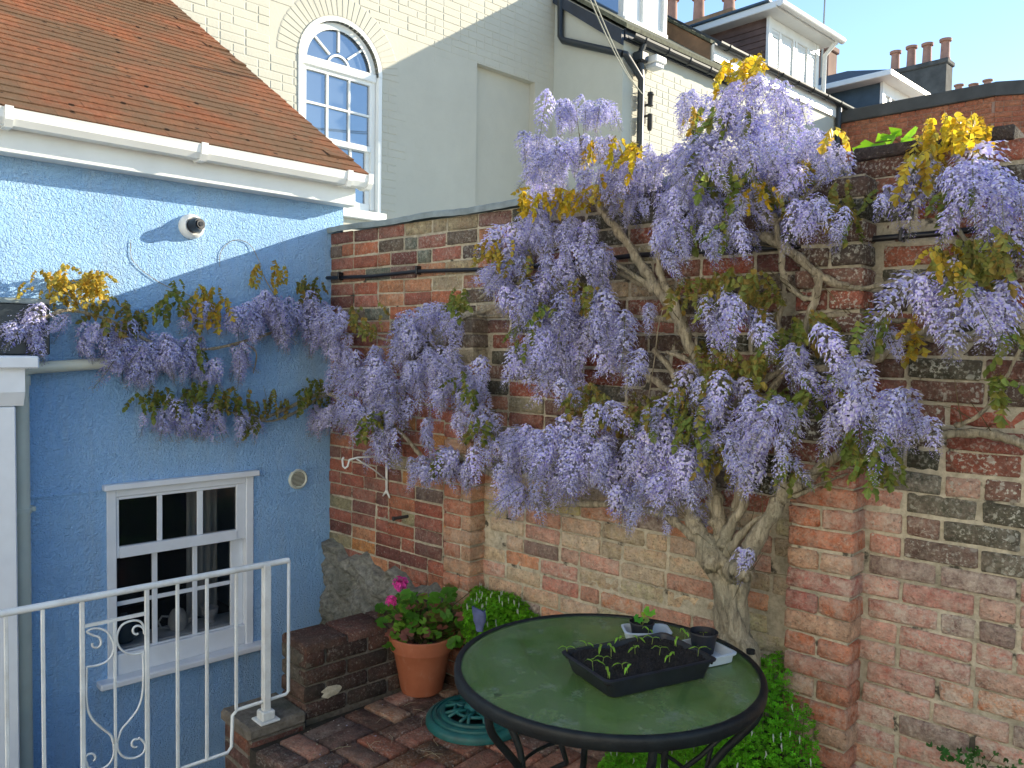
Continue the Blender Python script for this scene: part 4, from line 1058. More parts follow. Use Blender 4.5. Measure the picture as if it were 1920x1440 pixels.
# ------------------------------------------------------------ railing
RG = house('railing', 'white painted iron railing with scroll panel in front of the blue wall', 'railing', 0, RLO)
def rl(px, py): p = bl(px, py, RLO); return Vector((0, p.y, p.z))
tp0, tp1 = rl(541, 1050), rl(-60, 1158)
zr = (rl(541, 1050).z+rl(0, 1152).z)/2
b = MB(); b.tube([(0, tp1.y-1.0, zr), (0, tp0.y, zr)], .013, 10); b.build('top_rail', 'white_metal', RG, ang=60)
yp = rl(499, 1200).y; zbr = (rl(497, 1328).z); zlr = rl(387, 1425).z
yend = rl(541, 1200).y; y443 = rl(436, 1380).y
b = MB(); zb1_ = rl(535, 1302).z
b.tube([(0, yend, zr), (0, yend, zb1_+.012), (0, yend-.012, zb1_), (0, y443+.02, zb1_-.002), (0, y443, zb1_-.02), (0, y443-.004, zlr+.02), (0, y443-.022, zlr), (0, tp1.y-1.0, zlr)], .0075, 10); b.build('lower_rail', 'white_metal', RG, smooth=True)
b = MB(); b.box(-.016, .016, yp-.016, yp+.016, .055, zr, .003); b.build('post', 'white_metal', RG)
b = MB(); b.box(-.03, .03, yp-.03, yp+.03, .06, .10, .006); b.box(-.045, .045, yp-.045, yp+.045, .052, .062, .003); b.build('post_foot', 'white_metal', RG)
for px in (12, 81, 333, 388, 443):
    y = rl(px, 1250).y; b = MB(); b.box(-.006, .006, y-.006, y+.006, zb1_ if px == 443 else zlr, zr, .0015); b.build('baluster', 'white_metal', RG)
ya, yb = rl(155, 1300).y, rl(276, 1300).y; ym = rl(216, 1300).y
for y in (ya, yb):
    b = MB(); b.box(-.007, .007, y-.008, y+.008, zlr, zr, .002); b.build('baluster', 'white_metal', RG)
zp = (rl(160, 1172).z+rl(272, 1152).z)/2; zq0 = rl(216, 1440).z
b = MB(); b.box(-.005, .005, ya+.008, yb-.008, zp-.006, zp+.006); b.box(-.005, .005, ym-.004, ym+.004, zlr, zp-.006); b.build('panel_frame', 'white_metal', RG)
def scroll(pxs):
    P = [rl(*q) for q in pxs]; P2 = []
    for k_ in range(len(P)-1):
        p0, p1, p2, p3 = P[max(0, k_-1)], P[k_], P[k_+1], P[min(len(P)-1, k_+2)]
        for i in range(5):
            t = i/5; P2.append(.5*((2*p1)+(p2-p0)*t+(2*p0-5*p1+4*p2-p3)*t*t+(3*p1-p0-3*p2+p3)*t**3))
    P2.append(P[-1]); b = MB(); b.tube(P2, .0043, 6); b.build('scroll', 'white_metal', RG, smooth=True)
def ring_px(cx, cy, r0, r1, a0, a1, n=14):
    return [(cx+(r0+(r1-r0)*i/(n-1))*math.cos(rad(a0+(a1-a0)*i/(n-1))), cy+(r0+(r1-r0)*i/(n-1))*math.sin(rad(a0+(a1-a0)*i/(n-1)))) for i in range(n)]
scroll(ring_px(178, 1206, 5, 15, 180, -100, 9) + [(163, 1184), (180, 1178), (200, 1184), (212, 1204), (212, 1224), (200, 1240), (180, 1248), (163, 1250)])
scroll(ring_px(257, 1184, 4, 14, 60, 380, 10) + [(270, 1176), (262, 1165), (246, 1164), (228, 1173), (219, 1194), (224, 1214), (240, 1225), (258, 1226), (270, 1222)])
scroll([(268, 1224), (269, 1260), (267, 1300), (259, 1328), (243, 1350), (228, 1368), (220, 1392)])
scroll([(163, 1250), (162, 1290), (164, 1325), (173, 1348), (192, 1366), (207, 1378), (213, 1394)])
scroll([(213, 1394), (213, 1415), (203, 1434), (182, 1444), (165, 1438)] + ring_px(172, 1422, 13, 5, 130, 420, 9))
scroll([(220, 1392), (222, 1408), (234, 1420), (252, 1421), (268, 1412), (272, 1396), (262, 1384)] + ring_px(255, 1396, 11, 4, -70, -300, 8))
# ------------------------------------------------------------ terracotta pot and geranium
pc = gd(791, 1288); pc = gd(791, 1292)
PT = thing('terracotta_pot', 'large round terracotta flower pot beside the low brick wall', 'flower pot', pc)
sc0 = (pc-EYE).length
PR = .5*118/FPX*sc0*.985; PH = PR*1.72
b = MB(); b.lathe([(0, 0), (PR*.60, 0), (PR*.63, .01), (PR*.86, PH*.74), (PR*.88, PH*.76)], seg=48); b.build('body', 'terracotta', PT, ang=40)
b = MB(); b.lathe([(PR*.875, PH*.745), (PR*.945, PH*.755), (PR*1.0, PH*.955), (PR*1.0, PH*.985), (PR*.975, PH), (PR*.91, PH*.995), (PR*.88, PH*.97), (PR*.84, PH*.70)], seg=48); b.build('rim', 'terracotta', PT, ang=40)
b = MB(); V = [(0, 0, PH*.88)]; rr = random.Random(1)
ns = 20
for k_ in range(1, 6):
    for j in range(ns): a = j/ns*2*math.pi; V.append((PR*.87*k_/5*math.cos(a), PR*.87*k_/5*math.sin(a), PH*.88+rr.uniform(-.008, .008)))
F = [(0, 1+j, 1+(j+1) % ns) for j in range(ns)] + [(1+k_*ns+j, 1+(k_+1)*ns+j, 1+(k_+1)*ns+(j+1) % ns, 1+k_*ns+(j+1) % ns) for k_ in range(4) for j in range(ns)]
b.add(V, F); b.build('compost', 'compost', PT)
# ---- generic leaf builders (numpy triangles with tint)
class TB:
    def __init__(s): s.V = []; s.F = []; s.T = []
    def tri(s, pts, fs, c):
        b = len(s.V); s.V += [tuple(p) for p in pts]; s.F += [(f[0]+b, f[1]+b, f[2]+b) for f in fs]
        if isinstance(c, list): s.T += [(*x, 1) for x in c]
        else: s.T += [(*c, 1)]*len(pts)
    def stem(s, pts, r, c):
        pts = [Vector(p) for p in pts]; rs = r if hasattr(r, '__len__') else [r]*len(pts)
        ring = []; vs = []
        for i, p in enumerate(pts):
            t = (pts[min(i+1, len(pts)-1)]-pts[max(i-1, 0)]).normalized(); a = Vector((0, 0, 1)) if abs(t.z) < .8 else Vector((1, 0, 0))
            x = t.cross(a).normalized(); y = t.cross(x)
            for j in range(3): an = j*2.0944; vs.append(p+x*math.cos(an)*rs[i]+y*math.sin(an)*rs[i])
        fs = []
        for i in range(len(pts)-1):
            for j in range(3):
                k2 = (j+1) % 3; fs += [(i*3+j, i*3+k2, (i+1)*3+k2), (i*3+j, (i+1)*3+k2, (i+1)*3+j)]
        s.tri(vs, fs, c)
    def mesh(s, name, m): return np_mesh(name, s.V, s.F, {'tint': s.T}, m)
    def merge(s, V, F, T, M):
        b = len(s.V); R3 = np.array(M.to_3x3()); t = np.array(M.translation)
        V2 = V @ R3.T + t; s.V += [tuple(x) for x in V2]; s.F += [(a+b, c+b, d+b) for a, c, d in F]; s.T += T
def jit(c, rng, v=.15, h=.0):
    k_ = 1+rng.uniform(-v, v); return tuple(max(0, min(1, x*k_*(1+rng.uniform(-h, h)))) for x in c)
def disc_leaf(tb, c, n, r, rng, colr, lobes=5, cup=.25):
    n = Vector(n).normalized(); a = Vector((0, 0, 1)) if abs(n.z) < .8 else Vector((1, 0, 0)); x = n.cross(a).normalized(); y = n.cross(x); rot = rng.uniform(0, 6.28)
    m_ = lobes*2; P = [Vector(c)-n*r*cup*.3]; cols = [tuple(q*.75 for q in colr)]
    for j in range(m_):
        an = rot + j/m_*5.7; rr_ = r*(1.0 if j % 2 else .82)*rng.uniform(.92, 1.08)
        P.append(Vector(c)+x*math.cos(an)*rr_+y*math.sin(an)*rr_+n*r*cup*rng.uniform(.0, .8)); cols.append(colr)
    tb.tri(P, [(0, 1+j, 2+j) for j in range(m_-1)], cols)
GP = thing('geranium', 'potted geranium with two pink flower heads in terracotta pot', 'plant', pc+Vector((0, 0, PH*.88)))
rng = random.Random(12); tb = TB(); sb = TB()
top = gd(791, 1292)
def pl(px, py, dy=0.0):                # point in the upright plane of the pot that faces the camera
    n = Vector((h_w.x, h_w.y, 0)); return hit(px, py, pc+n*dy, n)-GP.location
spots = []
for i in range(230):
    while True:
        px = rng.uniform(712, 872); py = rng.uniform(1112, 1225)
        if ((px-785)/85)**2+((py-1170)/62)**2 < 1: break
    spots.append((px, py))
for i in range(26): spots.append((rng.uniform(835, 888), rng.uniform(1100, 1215)))
for (px, py) in spots:
    p = pl(px, py, rng.uniform(-.12, .13)); u_ = rng.random()
    c_ = (0.10, 0.32, 0.03) if u_ < .55 else (0.20, 0.44, 0.05) if u_ < .78 else (0.32, 0.24, 0.09) if u_ < .9 else (0.40, 0.17, 0.12)
    c_ = jit(c_, rng, .3)
    disc_leaf(tb, p, (-h_w.x*.6+rng.uniform(-.5, .5), -h_w.y*.6+rng.uniform(-.5, .5), .9+rng.uniform(-.2, .3)), rng.uniform(.018, .036), rng, c_, 7, .15)
    sb.stem([(rng.uniform(-.05, .05), rng.uniform(-.05, .05), 0), (p.x*.5+rng.uniform(-.02, .02), p.y*.5, max(.02, p.z*.55)), p], [.0025, .0018, .001], jit((0.12, 0.15, 0.05), rng))
for i in range(60):
    p = Vector((rng.uniform(-.09, .09), rng.uniform(-.09, .09), rng.uniform(.0, .06))); disc_leaf(tb, p, (rng.uniform(-1, 1), rng.uniform(-1, 1), .4), rng.uniform(.008, .02), rng, jit((0.16, 0.11, 0.07), rng, .4), 3, .8)
for i in range(7): sb.stem([(rng.uniform(-.05, .05), rng.uniform(-.05, .05), -.01), (rng.uniform(-.06, .06), rng.uniform(-.06, .06), .07), (rng.uniform(-.09, .09), rng.uniform(-.09, .09), .13)], [.006, .005, .004], (0.10, 0.075, 0.045))
link('foliage', tb.mesh('foliage', 'leaf'), GP)['kind'] = 'stuff'
link('stem', sb.mesh('stem', 'leaf'), GP)
for (px, py, r) in ((751, 1094, .036), (733, 1127, .028)):
    fb = TB(); p = pl(px, py, -.03); fb.stem([(0, 0, .03), (p.x*.6, p.y*.6, p.z*.5), p], .002, (0.10, 0.16, 0.05))
    for i in range(90):
        d = Vector((rng.gauss(0, 1), rng.gauss(0, 1), rng.gauss(0, 1))).normalized(); disc_leaf(fb, p+d*r*rng.uniform(.5, 1), d+Vector((0, 0, .2)), r*.32, rng, jit((0.85, 0.08, 0.42), rng, .2), 3, .5)
    link('flower_head', fb.mesh('flower_head', 'petal'), GP)
# ------------------------------------------------------------ parasol base
bc = gd(893, 1331, .05)
PB = thing('parasol_base', 'round teal openwork parasol base half under the table', 'parasol base', (bc.x, bc.y, 0))
RB = .225
b = MB(); b.lathe([(RB, .0), (RB, .018), (RB*.97, .03), (RB*.90, .036), (RB*.89, .032), (RB*.86, .032), (RB*.85, .042), (RB*.80, .046), (RB*.79, .040), (RB*.72, .042), (RB*.71, .052), (RB*.66, .055), (RB*.62, .052), (RB*.60, .02)], seg=64); b.build('rim', 'teal_resin', PB, ang=45)
b = MB(); b.lathe([(0, .022), (RB*.62, .022)], seg=32); b.build('recess', 'black_plastic', PB)
for i in range(8):
    a = i/8*2*math.pi; b = MB()
    pts = [(RB*.22*math.cos(a), RB*.22*math.sin(a), .065), (RB*.42*math.cos(a+.35), RB*.42*math.sin(a+.35), .062), (RB*.63*math.cos(a+.25), RB*.63*math.sin(a+.25), .052)]
    b.tube(pts, .008, 6); b.build('rib', 'teal_resin', PB, smooth=True); b = MB(); pts = [(x_, -y_, z_) for (x_, y_, z_) in pts]; b.tube(pts, .008, 6); b.build('rib', 'teal_resin', PB, smooth=True)
b = MB(); b.lathe([(RB*.42+.008*math.cos(t), .058+.008*math.sin(t)) for t in [j/8*2*math.pi for j in range(9)]], seg=40); b.build('rib_ring', 'teal_resin', PB, smooth=True)
b = MB(); b.lathe([(RB*.25, .03), (RB*.24, .07), (RB*.15, .085), (RB*.12, .15), (RB*.09, .155), (RB*.09, .05)], seg=24); b.build('pole_socket', 'teal_resin', PB, ang=45)
# ------------------------------------------------------------ table
TZ = .72
tcen = gd(1139, 1246, TZ)
TBL = thing('garden_table', 'round dark metal garden table with dirty green glass top', 'table', (tcen.x, tcen.y, 0))
TR = .462
def tl(px, py, z=TZ): p = gd(px, py, z)-TBL.location; return p
b = MB(); b.lathe([(TR-.022, TZ-.004), (TR-.020, TZ+.002), (TR-.008, TZ+.004), (TR-.002, TZ+.0), (TR, TZ-.008), (TR-.001, TZ-.030), (TR-.006, TZ-.036), (TR-.018, TZ-.034), (TR-.022, TZ-.004)], seg=96); b.build('rim', 'table_metal', TBL, ang=50)
b = MB(); b.lathe([(0, TZ-.002), (TR-.021, TZ-.002)], seg=96); b.lathe([(0, TZ-.009), (TR-.021, TZ-.009)], seg=96); b.build('glass_top', 'table_glass', TBL)
for i, a in enumerate([rad(20+60*k_) for k_ in range(6)]):
    ca, sa = math.cos(a), math.sin(a)
    b = MB(); pts = [(.445*ca, .445*sa, TZ-.02), (.43*ca, .43*sa, TZ-.09), (.33*ca, .33*sa, TZ-.22), (.27*ca, .27*sa, TZ-.36), (.30*ca, .30*sa, .2), (.37*ca, .37*sa, .03), (.38*ca, .38*sa, .0)]
    P = []
    for k_ in range(len(pts)-1):
        p0 = Vector(pts[max(0, k_-1)]); p1 = Vector(pts[k_]); p2 = Vector(pts[k_+1]); p3 = Vector(pts[min(len(pts)-1, k_+2)])
        for t in (0, .25, .5, .75): P.append(.5*((2*p1)+(p2-p0)*t+(2*p0-5*p1+4*p2-p3)*t*t+(3*p1-p0-3*p2+p3)*t**3))
    P.append(Vector(pts[-1])); b.tube(P, .0115, 10); lg = b.build('leg', 'table_metal', TBL, smooth=True)
    b = MB(); b.tube([(.30*ca, .30*sa, TZ-.26), (.36*math.cos(a+.5), .36*math.sin(a+.5), TZ-.13), (.44*math.cos(a+.52), .44*math.sin(a+.52), TZ-.03)], .007, 8); b.build('brace', 'table_metal', lg, smooth=True)
for (rr_, zz_) in ((.27, TZ-.36), (.345, .10)):
    b = MB(); b.tube([(rr_*math.cos(t), rr_*math.sin(t), zz_) for t in [j/36*2*math.pi for j in range(37)]], .006, 6, cap=False); b.build('hoop', 'table_metal', TBL, smooth=True)
b = MB(); 
for a in (0, 1.05, 2.1): b.tube([(.34*math.cos(a), .34*math.sin(a), .10), (-.34*math.cos(a), -.34*math.sin(a), .10)], .004, 6)
b.build('cross_wires', 'table_metal', TBL)
b = MB(); p = tl(1410, 1225); b.tube([(p.x*.99, p.y*.99, TZ), (p.x*.99, p.y*.99, TZ+.012)], .014, 10); b.build('stud', 'table_metal', TBL)
# ---- seed tray
ZR = TZ+.055
A, B_, Cc, D = [gd(*q, ZR) for q in ((1052, 1221), (1135, 1281), (1344, 1238), (1250, 1183))]
ctr = (A+B_+Cc+D)/4; ex = ((B_-A)+(Cc-D)); ey = ((Cc-B_)+(D-A)); w1 = ex.length/2; w2 = ey.length/2; eyn = ey.normalized(); exn = Vector((-eyn.y, eyn.x, 0)); 
if exn.dot(ex) < 0: exn = -exn
ta = math.atan2(eyn.y, eyn.x)
def tray(name, label, cat, ctr, L, Wd, H, m, ang, taper=.86, rimw=.008, th=.003, base=TZ+.001, kids=True):
    t = thing(name, label, cat, (ctr.x, ctr.y, base), ang)
    b = MB(); a_, c_ = L/2, Wd/2; r = .02
    def ring(sx, sy, z):
        P = []
        for (qx, qy, a0) in ((1, 1, 0), (-1, 1, 90), (-1, -1, 180), (1, -1, 270)):
            for k_ in range(4): an = rad(a0+k_*30); P.append((qx*(sx-r)+r*math.cos(an), qy*(sy-r)+r*math.sin(an), z))
        return P
    def strip(rings):
        vs = sum(rings, []); n = 16
        return vs, [(i*n+j, i*n+(j+1) % n, (i+1)*n+(j+1) % n, (i+1)*n+j) for i in range(len(rings)-1) for j in range(n)]
    V, F = strip([ring(a_*taper*.5, c_*taper*.5, 0), ring(a_*taper, c_*taper, 0), ring(a_-rimw, c_-rimw, H-.006), ring(a_, c_, H-.006), ring(a_+.001, c_+.001, H-.001), ring(a_-.001, c_-.001, H), ring(a_-rimw-.002, c_-rimw-.002, H), ring(a_*taper-th, c_*taper-th, th), ring(a_*taper*.5, c_*taper*.5, th)])
    b.add(V, F); b.add(ring(a_*taper*.5, c_*taper*.5, th), [tuple(range(16))]); b.build('shell', m, t, ang=40); return t
ST = tray('seed_tray', 'black seed tray full of compost and seedlings on the glass table', 'seed tray', ctr, w2, w1, .055, 'tray_plastic', ta)
rng = random.Random(6); nx, ny = 90, 60; V = []
for j in range(ny+1):
    for i in range(nx+1):
        x = (i/nx-.5)*(w2-.022); y = (j/ny-.5)*(w1-.022); V.append((x, y, .043+.006*math.sin(x*31+y*17)*math.sin(y*43)+rng.uniform(-.004, .005)))
F = [(j*(nx+1)+i, j*(nx+1)+i+1, (j+1)*(nx+1)+i+1, (j+1)*(nx+1)+i) for j in range(ny) for i in range(nx)]
link('compost', np_mesh('compost', V, F, {}, 'compost'), ST)
sd_px = [(961, 1212), (0, 0)]
seeds = [(1064, 1228, 0), (1126, 1222, 1), (1146, 1229, 1), (1112, 1256, 1), (1130, 1240, 0), (1168, 1252, 0), (1191, 1228, 1), (1161, 1208, 0), (1196, 1203, 0), (1222, 1208, 0), (1236, 1228, 1), (1255, 1240, 1), (1268, 1210, 0), (1284, 1196, 0), (1308, 1231, 1), (1140, 1270, 0), (1215, 1190, 0), (1100, 1214, 0), (1176, 1262, 0)]
def seedling(px, py, big, par_label, z, idx):
    p = gd(px, py, z); t = thing('seedling', par_label, 'seedling', p, rng.uniform(0, 6), 'seedlings in the black seed tray'); tb = TB(); c_ = (0.38, 0.68, 0.07)
    h = rng.uniform(.010, .022)*(1.3 if big else 1); tb.stem([(0, 0, -.004), (.003, 0, h)], .0012, (0.35, 0.45, 0.12))
    for sgn in (1, -1):
        L = rng.uniform(.022, .040); w_ = .0036; pts = []; n = 5
        for k_ in range(n+1):
            f = k_/n; x = sgn*L*f; zz = h+L*(.75*f-.95*f*f*rng.uniform(.8, 1.15)); ww = w_*math.sin(math.pi*min(1, .12+f*.88))**.6+.0003; pts += [(x+.003, -ww, zz), (x+.003, ww, zz)]
        tb.tri(pts, [f for k_ in range(n) for f in ((2*k_, 2*k_+1, 2*k_+3), (2*k_, 2*k_+3, 2*k_+2))], jit(c_, rng, .2))
    if big: disc_leaf(tb, (.003, 0, h+.006), (.3, .2, 1), .006, rng, (0.3, 0.5, 0.06), 3)
    link('leaf_pair', tb.mesh('leaf_pair', 'leaf'), t)
rows = [[], [], [], []]; edges = (1205, 1226, 1242)
for s_ in seeds: rows[sum(s_[1] > e for e in edges)].append(s_)
ordw = ['leftmost', 'second from left', 'third from left', 'fourth from left', 'fifth from left', 'sixth from left', 'seventh from left']
rown = ['back row', 'second row from the back', 'second row from the front', 'front row']
for rn, rw_ in enumerate(rows):
    for i, (px, py, bg_) in enumerate(sorted(rw_)): seedling(px, py, bg_, '%s seedling in the %s of the black seed tray' % (ordw[i] if i < len(rw_)-1 else 'rightmost', rown[rn]), TZ+.046, i)
# ---- white trays and pots
wt1 = gd(1205, 1178, TZ+.03); aw_ = ta+rad(8)
WT = tray('plastic_tray', 'translucent white plastic tray under the leafy pot', 'tray', gd(1212, 1182, TZ+.03), .155, .10, .035, 'translucent_tray', ta-rad(25), .85, .005)
WT2 = tray('plastic_tray', 'white rimmed plastic tray under the smaller black pot at the table edge', 'tray', gd(1322, 1214, TZ+.03), .13, .16, .03, 'translucent_tray', ta, .88, .006)
def pot(px, py, z, r, h, label):
    p = gd(px, py, z); t = thing('plant_pot', label, 'plant pot', p)
    b = MB(); b.lathe([(0, 0), (r*.72, 0), (r*.94, h*.9), (r*1.0, h*.9), (r*1.02, h*.97), (r, h), (r*.95, h), (r*.93, h*.9), (r*.74, h*.1)], seg=32); b.build('shell', 'tray_plastic', t, ang=40)
    b = MB(); V = [(0, 0, h*.78)]; b.add([(0, 0, h*.74)]+[(r*.9*math.cos(j/20*6.2832), r*.9*math.sin(j/20*6.2832), h*.76+rng.uniform(-.003, .003)) for j in range(20)], [(0, 1+j, 1+(j+1) % 20) for j in range(20)]); b.build('compost', 'compost', t); return t, p
t1, pp1 = pot(1203, 1196, TZ+.006, .041, .055, 'black plant pot holding a round-leaved seedling on white tray')
t2, pp2 = pot(1318, 1222, TZ+.006, .045, .066, 'black plant pot with tiny seedling nearest the wisteria trunk')
lp_ = thing('young_plant', 'round-leaved young plant growing in the black pot on the tray', 'plant', pp1+Vector((0, 0, .042)))
tb = TB()
for (dx, dz, r, c_) in ((-.012, .022, .017, (0.10, 0.45, 0.04)), (.024, .045, .021, (0.22, 0.60, 0.05)), (.012, .018, .013, (0.30, 0.45, 0.12)), (.006, .036, .011, (0.40, 0.55, 0.06))):
    c3 = r_w*dx+Vector((0, 0, dz)); tb.stem([(0, 0, -.005), c3*.6, c3], .0014, (0.35, 0.35, 0.12)); disc_leaf(tb, c3, (-h_w.x*.7, -h_w.y*.7, .7), r, rng, c_, 6, .15)
link('foliage', tb.mesh('foliage', 'leaf'), lp_)
lq = thing('seedling', 'tiny two-leaved seedling alone in the pot nearest the trunk', 'seedling', pp2+Vector((0, 0, .05)))
tb = TB(); tb.stem([(0, 0, -.004), (0, 0, .01)], .001, (0.35, 0.4, 0.12)); disc_leaf(tb, r_w*-.007+Vector((0, 0, .011)), (0, 0, 1), .006, rng, (0.3, 0.5, 0.05), 3); disc_leaf(tb, r_w*.008+Vector((0, 0, .011)), (0, 0, 1), .006, rng, (0.3, 0.5, 0.05), 3); link('leaf_pair', tb.mesh('leaf_pair', 'leaf'), lq)
# ------------------------------------------------------------ ground cover
def clover(name, label, pts, zf, n, seed, rs=(.007, .012), buds=40, stuffname='ground cover'):
    rng = random.Random(seed); tb = TB(); xs = [p[0] for p in pts]; ys = [p[1] for p in pts]
    def inside(x, y):
        c_ = False; m_ = len(pts)
        for i in range(m_):
            x1, y1 = pts[i]; x2, y2 = pts[(i+1) % m_]
            if (y1 > y) != (y2 > y) and x < (x2-x1)*(y-y1)/(y2-y1)+x1: c_ = not c_
        return c_
    k_ = 0
    while k_ < n:
        x = rng.uniform(min(xs), max(xs)); y = rng.uniform(min(ys), max(ys))
        if not inside(x, y): continue
        k_ += 1; z = zf(x, y)*(1-.35*rng.random()**2)+rng.uniform(-.01, .008); r = rng.uniform(*rs); c_ = jit((0.19, 0.58, 0.03), rng, .35, .1); rot = rng.uniform(0, 6.28)
        nrm_ = Vector((rng.uniform(-.5, .5), rng.uniform(-.7, .3), 1)).normalized(); X = nrm_.cross(Vector((0, 1, 0))).normalized(); Y = nrm_.cross(X); c3 = Vector((x, y, z))
        for q in range(3):
            a = rot+q*2.094; d = X*math.cos(a)+Y*math.sin(a); e = X*-math.sin(a)+Y*math.cos(a)
            tb.tri([c3, c3+d*r*.7+e*r*.6+nrm_*.002, c3+d*r*.85, c3+d*r*.7-e*r*.6+nrm_*.002], [(0, 1, 2), (0, 2, 3)], c_)
        if k_ % 6 == 0: tb.stem([(x, y, z-.05), (x, y, z)], .0012, (0.08, 0.2, 0.03))
    for i in range(buds):
        while True:
            x = rng.uniform(min(xs), max(xs)); y = rng.uniform(min(ys), max(ys))
            if inside(x, y): break
        z = zf(x, y)+.008; tb.stem([(x, y, z+.012), (x+rng.uniform(-.003, .003), y, z+.001), (x+rng.uniform(-.006, .006), y, z-.016)], [.0015, .0035, .0008], (0.75, 0.78, 0.72))
    # dark soil mound under it
    b = MB(); nn = 24; vs = []
    for j in range(nn+1):
        for i in range(nn+1):
            x = min(xs)+(max(xs)-min(xs))*i/nn; y = min(ys)+(max(ys)-min(ys))*j/nn; vs.append((x, y, zf(x, y)*.62-.03 if inside(x, y) else -.05))
    t = thing(name, label, stuffname, (0, 0, 0)); b.add(vs, [(j*(nn+1)+i, j*(nn+1)+i+1, (j+1)*(nn+1)+i+1, (j+1)*(nn+1)+i) for j in range(nn) for i in range(nn)]); b.build('soil', 'earth', t, smooth=True)
    o = link('foliage', tb.mesh('foliage', 'leaf'), t); o['kind'] = 'stuff'; return t
# bright clump right of the table
q0 = gw(1390, 1300); 
cx0 = gw(1330, 1200).x; cx1 = PIL[1][0]+.10
pr_ = [(2.2, -.02), (2.9, -.02), (2.91, -.12), (3.06, -.15), (3.17, -.35), (3.14, -.62), (2.75, -.80), (2.35, -.62)]
clover('wood_sorrel', 'bright green clover-leaved clump with white buds right of table', pr_, lambda x, y: max(.04, .56+.02*math.sin(x*23+y*11) - .5*max(0, -y-.12) - 1.3*max(0, 2.86-x) - 1.0*max(0, x-2.95) - .8*max(0, -y-.5)), 11000, 5, buds=80)
pl_ = [(PIL[0][1]-.02, -.02), (1.95, -.02), (1.85, -.25), (1.7, -.30), (1.5, -.30), (PIL[0][1]+.06, -.2)]
clover('wood_sorrel', 'green clover-leaved clump in the corner behind the terracotta pot', pl_, lambda x, y: .49+.02*math.sin(x*17)-.25*max(0, x-1.45)-.35*max(0, -y-.12), 8000, 6, buds=60)
# blue cloth
cp = gw(899, 1158, .35); t = thing('blue_cloth', 'crumpled blue-grey cloth cap standing among the green leaves behind the table', 'cloth', (cp.x, cp.y, cp.z-.06))
b = MB(); V = []; rr = random.Random(4); seg = 12
for j, (r, z) in enumerate(((.018, 0), (.022, .025), (.030, .05), (.034, .075), (.036, .095))):
    for i in range(seg): a = i/seg*6.2832; q = r*(1+.22*math.sin(3*a+j*.8)+rr.uniform(-.08, .08)); V.append((q*math.cos(a), q*math.sin(a)*.6, z+(.012*math.sin(2*a+1) if j == 4 else 0)))
F = [(j*seg+i, j*seg+(i+1) % seg, (j+1)*seg+(i+1) % seg, (j+1)*seg+i) for j in range(4) for i in range(seg)]+[tuple(range(4*seg, 5*seg))]
b.add(V, F); b.build('cloth', 'blue_cloth', t, smooth=True)
# ivy tuft bottom right
def tuft(name, label, p, n, r, seed, h=.1, lr=.014, c0=(0.05, 0.16, 0.03)):
    rng = random.Random(seed); t = thing(name, label, 'plant', p); tb = TB()
    for i in range(n):
        q = Vector((rng.gauss(0, r), rng.gauss(0, r*.4)-.02, rng.uniform(0, h)));
        if q.y > .02-0: q.y = -q.y
        disc_leaf(tb, q, (rng.uniform(-.5, .5), -.8, rng.uniform(0, .8)), rng.uniform(lr*.6, lr), rng, jit(c0, rng, .4), 3, .2); 
        if i % 3 == 0: tb.stem([(q.x*.4, q.y*.4, 0), q], .001, (0.10, 0.11, 0.05))
    link('foliage', tb.mesh('foliage', 'leaf'), t); return t
tuft('ivy_sprig', 'small dark green ivy tuft low on the wall at the bottom right', gw(1840, 1432, .03), 24, .045, 3, .06, .011)
tuft('wall_weed', 'tiny leafy weed growing out of the wall right of the pillar', gw(1790, 1425, .03), 18, .03, 5, .05)
# black conduit along wall
CB = thing('black_pipe', 'black water pipe clipped along the upper garden wall', 'pipe', (0, 0, 0))
pts = [gw(*q, .022) for q in ((610, 521), (700, 518), (780, 509), (905, 505), (1050, 495), (1200, 478), (1500, 462), (1600, 451), (1735, 440), (1930, 420))]
b = MB(); b.tube([tuple(p) for p in pts], .0105, 10); b.build('pipe', 'black_plastic', CB, smooth=True)
for px, py in ((637, 520), (783, 509), (1690, 444)):
    p = gw(px, py, .022); b = MB(); b.box(p.x-.006, p.x+.006, -.036, .002, p.z-.016, p.z+.03, .002); b.build('clip', 'black_plastic', CB)
# bracket and bolt
HB = thing('hanging_bracket', 'white iron hook bracket on the brick wall beside the blue house', 'bracket', tuple(gw(726, 900, .0)))
L_ = lambda px, py, d: tuple(gw(px, py, d)-HB.location)
b = MB(); 
b.tube([L_(725, 865, .012), L_(725, 900, .012), L_(725, 922, .012)], .0075, 8); b.tube([L_(725, 920, .012), L_(718, 930, .014)], [.008, .004], 8); b.tube([L_(725, 920, .012), L_(731, 934, .014)], [.008, .004], 8); b.build('back_plate', 'white_metal', HB, smooth=True)
b = MB(); b.tube([L_(725, 868, .015), L_(700, 856, .12), L_(670, 858, .22), L_(655, 862, .26), L_(652, 874, .265), L_(647, 878, .27), L_(643, 874, .275), L_(642, 862, .28), L_(644, 858, .285)], .0055, 8); b.build('arm', 'white_metal', HB, smooth=True)
b = MB(); b.tube([L_(725, 900, .015), L_(700, 880, .09), L_(668, 860, .2)], .004, 8); b.build('stay', 'white_metal', HB, smooth=True)
IB = thing('iron_bolt', 'rusty iron bolt sticking out of the brick wall near pillar', 'bolt', tuple(gw(765, 968, 0)))
b = MB(); b.tube([(0, 0, 0), (-.02, -.075, -.004)], .009, 8); b.build('bolt_shaft', 'iron', IB, ang=40); b = MB(); b.tube([(-.02, -.075, -.004), (-.023, -.088, -.005)], .012, 6); b.build('bolt_head', 'iron', IB)
